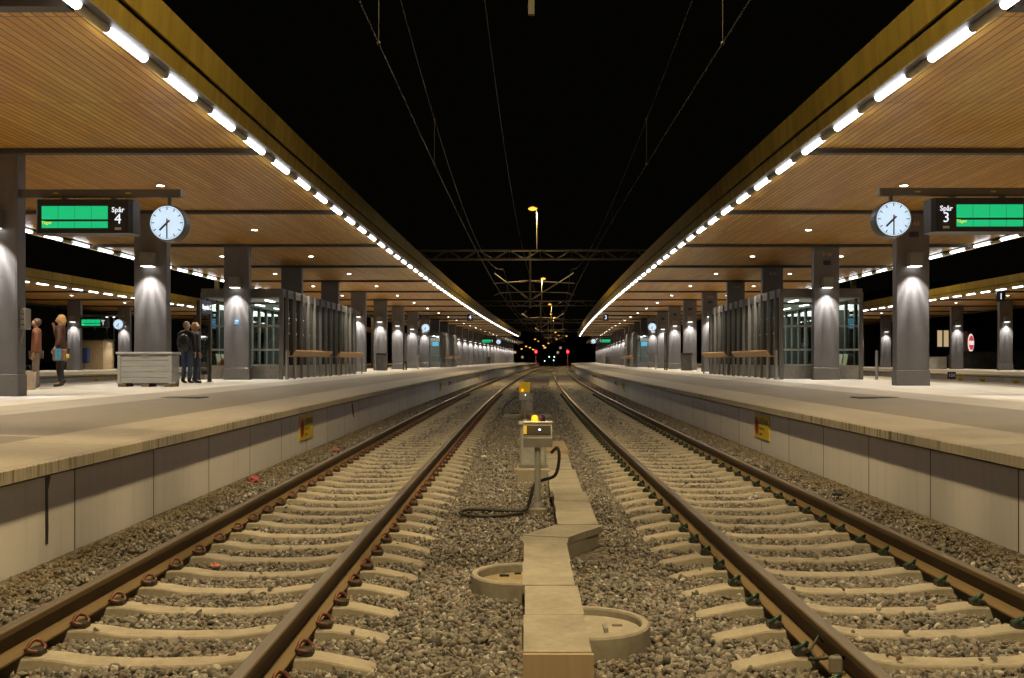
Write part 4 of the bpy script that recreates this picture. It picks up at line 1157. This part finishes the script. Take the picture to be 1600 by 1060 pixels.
ring(.04, 7.42, -.075, 'round concrete manhole with yellowish cover passing under the trough', -.065)
def post_box():
    Y = 11.1
    r = thing('signal_box', 'grey sloping control box on a steel post with an orange lamp lit', 'control box', at(.21, Y, GZ+.05), ang(Y))
    MB().lathe([(.12, -.05), (.125, .07), (.12, .085), (.105, .09)], 24).build('base', M_CONC, r)
    MB().lathe([(.062, .088), (.058, .10), (.034, .14), (.032, .77)], 16).build('post', mat('pale_grey_paint', (.33, .34, .335), .5, 0, .12, 8, .05), r)
    z0 = .745
    b = MB(); b.prism([(-.13, z0), (.13, z0+.0), (.15, z0+.10), (.15, z0+.25), (-.06, z0+.25), (-.15, z0+.10)], 'x', -.155, .155)
    b.build('casing', mat('grey_enamel', (.27, .275, .27), .35, .1, .15, 6, .05), r)
    wn = MB(); wn.box((0, -.116, z0+.185), (.28, .008, .105), Matrix.Rotation(R(-31), 3, 'X')); wn.build('window', mat('dark_window', (.06, .055, .045), .08), r)
    li = MB(); li.ball((.02, -.125, z0+.19), (.012, .008, .008), 8); li.build('indicator', emit('blue_indicator', (.5, .75, 1), 6), r)
    ye = MB(); ye.box((-.135, -.123, z0+.185), (.035, .006, .10), Matrix.Rotation(R(-31), 3, 'X')); ye.build('yellow_label', M_YEL, r)
    lid = MB(); lid.b2((-.165, -.07, z0+.252), (.165, .16, z0+.272), .006); lid.build('lid', mat('grey_enamel', (.2, .2, .2)), r)
    MB().lathe([(.036, z0+.272), (.036, z0+.31), (.024, z0+.335), (.0001, z0+.34)], 16, (-.03, .0, 0)).build('orange_beacon', emit('orange_beacon', (1, .33, .01), 2.0), r)
    MB().lathe([(.03, z0+.272), (.03, z0+.315), (.02, z0+.335), (.0001, z0+.34)], 16, (.055, .0, 0)).build('dark_beacon', mat('violet_glass', (.03, .015, .07), .2), r)
    lamp('beacon_glow', 'POINT', 1.0, (1, .4, .05), r, (-.03, -.06, z0+.34), radius=.03)
post_box()
def hose():
    pts = [(.36, 11.05, .64), (.42, 11.0, .70), (.44, 11.0, .58), (.40, 11.05, .40), (.28, 11.12, .34), (.18, 11.2, .28), (.12, 11.1, .10), (.06, 11.0, .03), (-.20, 11.0, .025), (-.50, 11.05, .03), (-.62, 10.85, .025), (-.48, 10.62, .025), (-.18, 10.60, .03), (.08, 10.80, .03)]
    P = [Vector((x+x0(y), y, z+GZ+.06)) for x, y, z in pts]
    # catmull-rom
    sp = []
    for i in range(len(P)-1):
        p0, p1, p2, p3 = P[max(i-1, 0)], P[i], P[i+1], P[min(i+2, len(P)-1)]
        for t in (0, .2, .4, .6, .8):
            sp.append(Vector((0, 0, .03))+.5*((2*p1)+(p2-p0)*t+(2*p0-5*p1+4*p2-p3)*t*t+(3*p1-p0-3*p2+p3)*t**3))
    o = MB().tube(sp, .018, 8).build('cable', M_RUB, None, smooth=True); tag(o, 'thick black cable looping over the gravel from the control box', 'cable')
hose()
def cabinet(Y, n, w_, h, lab, yellow=False):
    r = thing('trackside_cabinet', lab, 'cabinet', at(n, Y, GZ+.05), ang(Y), 'grey trackside cabinets')
    sl = MB(); sl.b2((-w_*.62, -.32, -.1), (w_*.62, .32, .22 if not yellow else .12), .01); sl.build('plinth', M_CONC, r)
    zb = .221 if not yellow else .121
    MB().b2((-w_/2, -.17, zb), (w_/2, .2, zb+h), .01).build('cabinet_body', mat('cabinet_grey', (.21, .22, .225), .5, .2, .12, 5, .05), r)
    MB().b2((-w_/2-.015, -.19, zb+h+.001), (w_/2+.015, .22, zb+h+.03), .006).build('cabinet_roof', mat('grey_enamel', (.2, .2, .2)), r)
    d = MB(); d.b2((-w_/2+.03, -.178, zb+.04), (w_/2-.03, -.1705, zb+h-.04)); dd = d.build('cabinet_door', mat('pale_grey_door', (.25, .26, .265), .45, .1), r)
    MB().b2((w_/2-.07, -.19, zb+h*.5), (w_/2-.05, -.1785, zb+h*.5+.09)).build('handle', M_BLACK, dd)
cabinet(14.0, .19, .36, .58, 'grey steel cabinet on a concrete slab right behind the control box')
cabinet(31.0, .12, .36, .52, 'second grey cabinet with yellow lamp box further along the gravel', True)
def ybox():
    Y = 27.6
    r = thing('lamp_box', 'yellow lamp box on a post lit orange above the second cabinet', 'control box', at(.06, Y, GZ+.05), ang(Y))
    MB().lathe([(.1, 0), (.1, .06), (.03, .07), (.03, .60)], 14).build('post', M_STEEL, r)
    MB().b2((-.15, -.1, .60), (.15, .12, .80), .01).build('casing', mat('grey_enamel', (.2, .2, .2)), r)
    MB().b2((-.15, -.05, .803), (.15, .1, 1.08), .012).build('yellow_hood', M_YEL, r)
    MB().ball((-.06, -.09, .86), .035, 10).build('orange_beacon', emit('orange_beacon', (1, .33, .01), 2.0), r)
    MB().ball((.02, -.104, .74), .012, 8).build('indicator', emit('blue_indicator', (.5, .75, 1), 6), r)
ybox()
cs = thing('concrete_slab', 'long pale concrete slab lying across the gravel by the second cabinet', 'slab', at(.13, 29.0, GZ+.05), ang(29))
MB().b2((-.66, -.2, -.05), (.66, .2, .13), .01).build('slab', M_CONCL, cs)
cl_ = thing('cable_loop', 'thin black cable arching beside the second cabinet', 'cable', at(-.25, 30.0, GZ+.05), 0)
MB().tube([(.2, .3, .6), (.0, .2, .55), (-.25, .1, .35), (-.38, 0, .12), (-.3, -.05, .05), (.1, 0, .12)], .016, 7).build('cable_body', M_RUB, cl_, smooth=True)
# bond cable at the right track
bc = thing('bond_cable', 'coiled black bonding cable clipped to the near rail of the track with green clips', 'cable', at(CR-.7525, 5.42, 0), 0)
MB().tube([(-.02, .22, -.09), (-.05, .20, -.05), (-.10, .18, -.12), (-.08, .12, -.16), (-.13, .08, -.14), (-.16, .0, -.12), (-.10, -.06, -.10), (-.04, -.10, -.07), (-.012, -.12, -.08)], .008, 7).build('cable_body', M_RUB, bc, smooth=True)
MB().b2((-.10, -.16, -.15), (-.03, -.13, -.06), .01).build('clamp', M_STEEL, bc)
pp = thing('pipe', 'dark pipe lying beside a sleeper in front of the grit bin platform', 'pipe', at(CL-.5, 4.42, -.19), R(-4))
MB().tube([(-.45, 0, 0), (1.15, 0, -.012)], .028, 12).build('pipe_body', M_RUB, pp, smooth=True)
MB().lathe([(.030, -.01), (.030, .01)], 12, (0, 0, 0), 'y').build('clip_band', M_YEL, pp).rotation_euler = (0, 0, PI/2)

# litter
def litter(n, Y, z, col, lab, s=.06):
    mb = MB(); g = bmesh.ops.create_icosphere(mb.bm, subdivisions=2, radius=s)['verts']
    for v in g: v.co *= random.uniform(.55, 1.15); v.co.z *= .6
    o = mb.build('litter', mat('litter_%d' % int(col[0]*100+col[1]*1000), col, .5, 0, .3, 20), None, at(n, Y, z))
    tag(o, lab, 'litter')
litter(-3.46, 13.4, -.10, (.30, .06, .06), 'crumpled red wrapper on the gravel near the wall of the grit bin platform', .085)
litter(-3.25, 18.1, -.12, (.30, .12, .10), 'reddish crumpled wrapper past the yellow sign', .085)
litter(-2.45, 8.3, -.20, (.34, .12, .10), 'small red and white wrapper between the rails near the red-brown clips', .045)
litter(.82, 19.0, -.20, (.45, .22, .18), 'pink wrapper on the middle gravel', .06)
litter(3.55, 7.15, -.12, (.55, .50, .47), 'white crumpled cup near the wall of the numbered-column platform', .05)
litter(-.62, 17.6, -.20, (.5, .5, .47), 'white scrap on the gravel left of the cabinet', .06)
litter(3.70, 11.9, -.08, (.03, .028, .025), 'black lump at the foot of the wall of the numbered-column platform', .075)

# ------------------------------------------------------------------ overhead line: gantries, lamps, wires
def gantry(Y, thin=False, lab='', first_=False):
    r = thing('portal_gantry', lab, 'gantry', at(0, Y, 0), ang(Y), 'lattice gantries over the tracks')
    zb, zt = 7.95, 8.52
    ch = MB()
    for y in (-.25, .25):
        for z in (zb, zt): ch.b2((-20.4, y-.045, z-.045), (20.6, y+.045, z+.045))
    ch.build('chord', M_GAN, r)
    la = MB()
    k = 0; x = -20.4
    while x < 20.4:
        for y in (-.25, .25):
            a, b = ((zb, zt) if k % 2 == 0 else (zt, zb))
            la.bar((x, y, a), (x+1.0, y, b), .022, 5)
        if k % 2 == 0: la.bar((x+1.0, -.25, zt), (x+1.0, -.25, zb), .018, 5)
        x += 1.0; k += 1
    la.build('lattice', M_GAN, r)
    for x in (-20.4, 20.6):
        p = MB(); p.b2((x-.14, -.14, -.6), (x+.14, .14, zb-.05)); p.build('mast', M_GAN, r)
    wv = .030 if thin else .07
    xd = .13 if thin else -.05
    d = MB(); d.b2((xd-wv, -wv, 4.80), (xd+wv, wv, zt+.05)); d.build('drop_post', M_GAN, r)
    if not thin:
        for s, c in ((-1, CL), (1, CR)):
            t = MB()
            t.bar((-.05, 0, 6.55), (c+s*.35, 0, 6.38), .035, 7)
            t.bar((-.05, 0, 5.30), (c+s*.30, 0, 7.05), .032, 7)
            t.bar((-.05, 0, 5.85), (c-s*.1, 0, 5.78), .028, 7); t.bar((c-s*.1, 0, 5.78), (c+s*.35, 0, 5.60), .02, 6)
            t.build('cantilever', M_GAN, r)
            q = MB()
            for za, zb in ((6.55, 6.38), (5.30, 7.05)):
                a_ = Vector((-.05, 0, za)); b_ = Vector((c+s*.3, 0, zb)); d_ = (b_-a_).normalized()
                for e in range(5): q.tube([a_+d_*(.30+.09*e), a_+d_*(.33+.09*e), a_+d_*(.36+.09*e)], [.05, .085, .05], 8)
            q.build('insulator', mat('brown_insulator', (.10, .045, .03), .3), r)
    return r
def mast_lamp(Y, n, zt, lab, arm_s=-1, foot=8.57, k=1.0):
    r = thing('mast_lamp', lab, 'lamp post', at(n, Y, foot), ang(Y), 'orange mast lamps over the tracks')
    h = zt-foot
    p = MB(); p.tube([(.24, 0, 0), (.24, 0, h-.05), (.18, 0, h), (0, 0, h+.02)] if arm_s < 0 else [(-.24, 0, 0), (-.24, 0, h-.05), (-.18, 0, h), (0, 0, h+.02)], .05, 8); p.build('pole', M_GAN, r)
    b = MB(); b.b2((-.32, -.16, h-.03), (.22, .16, h+.12), .03); b.build('lamp_head', M_FRAME, r)
    l = MB(); l.ball((-.05, 0, h-.035), (.30, .22, .14), 14); l.build('lamp_glass', M_SOD, r, smooth=True)
    lamp('mast_light', 'SPOT', SOD_W*k, SODIUM, r, (-.05, 0, h-.26), (0, 0, 0), R(165), .35, .30)
    return r
GY = [9.9, 66, 123, 180, 237]
for i, Y in enumerate(GY):
    gantry(Y, i == 0, ('nearest lattice gantry with only its thin drop post in view', 'clear lattice gantry under the biggest orange lamp', 'second visible lattice gantry further down the line', 'third visible lattice gantry, dim', 'farthest lattice gantry, very dim')[i])
    mast_lamp(Y, (.16, .16, .30, .30, .3)[i], 11.25, ('orange mast lamp above the nearest gantry', 'biggest orange lamp on a pole above the clear gantry', 'second orange lamp down the line', 'third orange lamp down the line', 'fourth orange lamp down the line')[i], -1 if i in (0, 1, 3) else 1)
mast_lamp(-8, .2, 11.25, 'orange mast lamp on a pole behind the camera', 1, 0, 1.6)
for Y in GY[:4]:  # outer lamps added, out of view, to warm the canopy soffits by bounce
    mast_lamp(Y, -20.9, 11.25, 'added unseen orange mast lamp over the tracks behind the grit bin platform', 1)
    mast_lamp(Y, 21.1, 11.25, 'added unseen orange mast lamp over the tracks behind the numbered-column platform', -1)
def wire_obj(name, lab, cat, fn, Ys, r_, drops=None, drop_fn=None, grp='overhead wires'):
    root = thing(name, lab, cat, (0, 0, 0), 0, grp)
    MB().tube([fn(Y) for Y in Ys], r_, 5).build('wire', M_WIRE, root)
    if drops:
        for Y in drops:
            a, b = fn(Y), drop_fn(Y)
            d = MB(); d.bar(a, b, r_*.75, 5); d.ball(a, .028, 6); d.ball(b, .028, 6); d.build('dropper', M_WIRE, root)
spans = [(-46.2, 9.9), (9.9, 66), (66, 123), (123, 180), (180, 237)]
def mess_z(Y):
    for a, b in spans:
        if a <= Y <= b: m_ = (a+b)/2; return 5.84+.00192*(Y-m_)**2
    return 7.3
for c_, st_, who in ((CL, .28, 'red-brown clips'), (CR, .12, 'green clips')):
    def stag(Y, c_=c_, st_=st_): return c_+st_
    cw = lambda Y: at(stag(Y), Y, 5.47)
    mw = lambda Y: at(stag(Y), Y, mess_z(Y))
    Ys = steps(0, 237, 2.5)
    wire_obj('contact_wire', 'taut contact wire over the track with '+who, 'overhead wire', cw, steps(0, 237, 6), .009)
    dr = [12.95, 21.0, 29.5, 38, 46.5, 55, 62]+[66+5+7.8*i for i in range(7)]
    wire_obj('catenary_wire', 'sagging carrier wire with droppers over the track with '+who, 'overhead wire', mw, Ys, .007, dr, cw)
wire_obj('feeder_wire', 'lone feeder wire in the dark between the two tracks', 'overhead wire', lambda Y: at(-.78+.004*Y, Y, 8.5), steps(4, 237, 6), .009)

# far cluster of lamps, signals, dark town
def signal(n, Y, z, lab):
    r = thing('signal', lab, 'railway signal', at(n, Y, -.3), ang(Y), 'red railway signals')
    MB().lathe([(.07, 0), (.07, z+.9)], 8).build('post', M_STEEL, r)
    MB().b2((-.28, -.12, z-.3), (.28, .1, z+1.0), .03).build('signal_head', M_BLACK, r)
    MB().ball((0, -.14, z+.3), (.30, .08, .30), 14).build('red_lens', M_RED, r, smooth=True)
    lamp('signal_glow', 'POINT', 160, (1, .03, .03), r, (0, -.6, z+.3), radius=.2)
signal(-4.1, 240, 3.35, 'red signal at the end of the grit bin platform')
signal(3.35, 240, 3.35, 'red signal at the end of the numbered-column platform')
def street_lamp(x, y, z, s, lab, grp='orange lamps in the distance', m=None, two=False):
    r = thing('street_lamp', lab, 'street lamp', (x, y, -.5), 0, grp)
    MB().tube([(0, 0, 0), (0, 0, z+.5)], .07*s, 6).build('pole', M_STEEL, r)
    MB().b2((-.35*s, -.2*s, z+.52), (.35*s, .2*s, z+.52+.12*s)).build('lamp_head', M_FRAME, r)
    MB().ball((0, 0, z+.5-.05*s), (.26*s, .2*s, .14*s), 10).build('lamp_glass', m or M_SOD, r, smooth=True)
M_SODF = emit('far_sodium', (1.0, .47, .06), 2.6); M_LEDF = emit('far_white', (.9, .95, .85), 6)
def px(xp, yp, Y): return ((xp-805)*Y/1600, Y, CAMZ+(562.4-yp)*Y/1600)
for i, (xp, yp, Y) in enumerate(((861, 491, 300), (868, 519, 330), (873, 524, 350), (885, 525, 300), (869, 530, 420), (836, 530, 380), (841, 533, 400), (857, 536, 430), (809, 535, 340), (828, 543, 460), (822, 541, 400), (849, 540, 480), (798, 537, 330), (852, 543, 520), (833, 546, 450), (815, 545, 420))):
    x, y, z = px(xp, yp, Y); street_lamp(x, y, z, Y/260, 'small orange lamp far down the line', m=M_SODF)
for i, (xp, yp, Y) in enumerate(((858, 557.8, 420), (866, 557.8, 420), (851, 564, 260), (865, 563, 260))):
    x, y, z = px(xp, yp, Y)
    r = thing('ground_signal', 'low greenish-white ground signal between the distant tracks', 'ground signal', (x, y, -.4), 0, 'ground signals between the distant tracks')
    MB().b2((-.15, -.1, 0), (.15, .1, max(.1, z+.25))).build('post', M_BLACK, r)
    MB().ball((0, -.12, z+.35), .22 if Y > 300 else .13, 8).build('lens', emit('far_green', (.6, .95, .75), 4), r)
for k in range(3):
    Y = 300+k*60
    gantry(Y, False, 'barely visible gantry far beyond the platforms')
# background town: dark building with lit windows at right
M_DB = mat('dark_brick', (.045, .035, .028), .9); M_WIN = emit('lit_window', (1, .72, .38), .5); M_WINW = emit('lit_window_white', (1, .9, .7), 1.4)
def building(n, Y, w_, h, d, lab, wins):
    r = thing('building', lab, 'building', (n, Y, -.6), 0)
    MB().b2((-w_/2, 0, 0), (w_/2, d, h)).build('wall', M_DB, r)
    MB().prism([(-w_/2-.3, h), (w_/2+.3, h), (0, h+2.4)], 'y', -.3, d+.3).build('roof', M_ROOF, r)
    for x, z, a, b, m in wins:
        f = MB(); f.b2((x-a/2-.08, -.06, z-.08), (x+a/2+.08, -.01, z+b+.08)); ff = f.build('window', M_FRAME, r)
        MB().b2((x-a/2, -.08, z), (x+a/2, -.061, z+b)).build('pane', m, ff)
x, y, z = px(1478, 533, 120)
building(x, 120, 30, 9, 12, 'dark brick building with three dim tall windows', [(dx, 3.6, .55, 1.9, M_WIN) for dx in (-.75, 0, .75)]+[(7.5+4*k, 3.6, .55, 1.9, mat('dark_pane', (.02, .02, .02), .1)) for k in range(2)])
x, y, z = px(1590, 538, 130)
building(x+6, 130, 26, 6.5, 12, 'low dark building with small bright windows behind the far platform', [(-9, 3.6, .8, .7, M_WINW), (-4.6, 3.55, .8, .9, M_WINW), (-6.4, 3.6, .7, .7, M_WINW), (-1, 3.6, .7, .8, M_WINW)])
def cafe_sign():
    x, y, z = px(1517, 536, 88)
    r = thing('round_sign', 'illuminated round red sign with white band on a dark kiosk', 'sign', (x, y, z), R(48))
    MB().b2((-.85, .0, -1.0), (.85, .3, 1.0), .02).build('sign_back', mat('pink_lit_panel', (.30, .12, .09), .6), r)  # pink light on the backboard is put into its colour
    a = MB().lathe([(.0001, -.03), (.72, -.03), (.78, 0)], 32, (0, 0, .0), 'y').build('white_disc', emit('sign_white', (1, .85, .8), .9), r)
    MB().lathe([(.0001, -.05), (.62, -.05), (.62, -.031)], 32, (0, 0, .0), 'y').build('red_disc', emit('sign_red_lit', (.75, .06, .06), .8), r)
    MB().b2((-.58, -.07, -.17), (.58, -.055, .17)).build('band', emit('sign_white', (1, .85, .8), .9), r)
    k = thing('kiosk', 'dark olive kiosk box under the round red sign', 'kiosk', (x-.1, y+.2, PZ), 0)
    MB().b2((-1.3, 0, 0), (1.3, 1.2, z-1.02-PZ), .02).build('body', mat('olive_box', (.07, .06, .012), .6), k)
    MB().b2((-1.0, -.03, .9), (1.0, -.001, 1.4)).build('panel', mat('olive_panel', (.10, .09, .02), .5), k)
cafe_sign()
def low_wall(n0, n1, Y, h, m, lab, name='barrier'):
    r = thing(name, lab, 'low wall', at((n0+n1)/2, Y, PZ), 0)
    MB().b2((-(n1-n0)/2, 0, 0), ((n1-n0)/2, .25, h), .02).build('wall_body', m, r)
    MB().b2((-(n1-n0)/2-.03, -.03, h+.002), ((n1-n0)/2+.03, .28, h+.07), .01).build('coping', m, r)
low_wall(29.0, 30.9, 76.5, .85, M_CONCL, 'white concrete barrier between the far columns behind column E-43')
low_wall(33.6, 39.5, 80.5, 1.3, mat('graffiti_wall', (.04, .045, .045), .7, 0, .9, 1.1, .1), 'dark graffiti-covered wall behind the far platform', 'painted_wall')
ci = thing('lit_notice_case', 'white lit notice case on the far platform beside column E-43', 'notice board', at(26.3, 70, PZ), ang(70))
MB().b2((-.75, -.05, 0), (-.65, .05, 2.3)).build('post', M_FRAME, ci); MB().b2((.65, -.05, 0), (.75, .05, 2.3)).build('post', M_FRAME, ci)
MB().b2((-.65, -.06, .3), (.65, .06, 2.2)).build('panel', emit('lit_panel', (.9, .85, .75), .28), ci)
# left background
bw = thing('beige_cabin', 'plain beige cabin wall on the far platform right of the woman', 'cabin', at(-32.6, 74.5, PZ), 0)
MB().b2((-1.9, 0, 0), (1.35, 2.0, 2.1)).build('cabin_wall', mat('beige_render', (.42, .31, .17), .8), bw)
MB().b2((-2.0, -.1, 2.103), (1.45, 2.1, 2.2)).build('cabin_roof', M_COLD, bw)
pb = thing('post_box', 'blue letter box in front of the beige cabin', 'letter box', at(-32.2, 73.6, PZ), 0)
MB().b2((-.33, -.2, .45), (.33, .2, 1.55), .06).build('box', mat('blue_box', (.02, .05, .17), .5), pb)
MB().b2((-.03, -.03, 0), (.03, .03, .449)).build('post', M_STEEL, pb); MB().b2((-.2, -.215, 1.25), (.2, -.201, 1.29)).build('slot', M_BLACK, pb)
for xp, yp in ((167, 494), (178, 494), (148, 502)):
    x, y, z = px(xp, yp, 110); street_lamp(x, y, z, .8, 'white street lamp behind the far platform past the woman', 'white street lamps past the woman', M_LEDF)
def tree(x, y, h, lab):
    r = thing('tree', lab, 'tree', (x, y, -.6), 0)
    t = MB(); t.tube([(0, 0, 0), (.05, 0, h*.3), (-.05, .05, h*.6), (0, 0, h*.9)], [.16, .13, .08, .03], 8)
    for i in range(9):
        a = i*2.4; z = h*(.3+.06*i); t.tube([(0, 0, z), (math.cos(a)*.7, math.sin(a)*.7, z+.5), (math.cos(a)*1.1, math.sin(a)*1.1, z+1.0)], [.05, .03, .012], 5)
    t.build('trunk', mat('bark', (.06, .045, .03), .9), r)
    c = MB()
    for i in range(1500):
        a = random.uniform(0, 2*PI); zz = random.uniform(h*.35, h*1.05); rr = 1.25*math.sqrt(random.random())*(1-abs((zz-h*.65)/(h*.55))**2)
        p = Vector((math.cos(a)*rr, math.sin(a)*rr, zz)); u = Vector((random.gauss(0, 1), random.gauss(0, 1), random.gauss(0, 1))).normalized(); v = u.orthogonal().normalized()
        s = random.uniform(.08, .15)
        vs = [c.bm.verts.new(p+u*s), c.bm.verts.new(p+v*s*.5), c.bm.verts.new(p-u*s), c.bm.verts.new(p-v*s*.5)]; c.bm.faces.new(vs)
    c.build('crown', mat('leaves', (.055, .07, .02), .7), r)
x, y, z = px(155, 530, 100); tree(x, y, 4.6, 'small dark green tree behind the far platform past the woman')
x, y, z = px(825, 530, 560)
for i, (xp, w_, h) in enumerate(((790, 60, 18), (905, 70, 16))):
    x, y, z = px(xp, 540, 640)
    building(x, 640+i*12, w_, h, 20, ('dark block far beyond the end of the grit bin platform', 'dark block far beyond the end of the numbered-column platform', 'dark block hidden behind the grit bin platform', 'dark block hidden behind the numbered-column platform')[i], [(random.uniform(-w_*.45, w_*.45), random.choice((3, 6, 9)), 1.4, 1.4, M_WIN) for _ in range(4)])
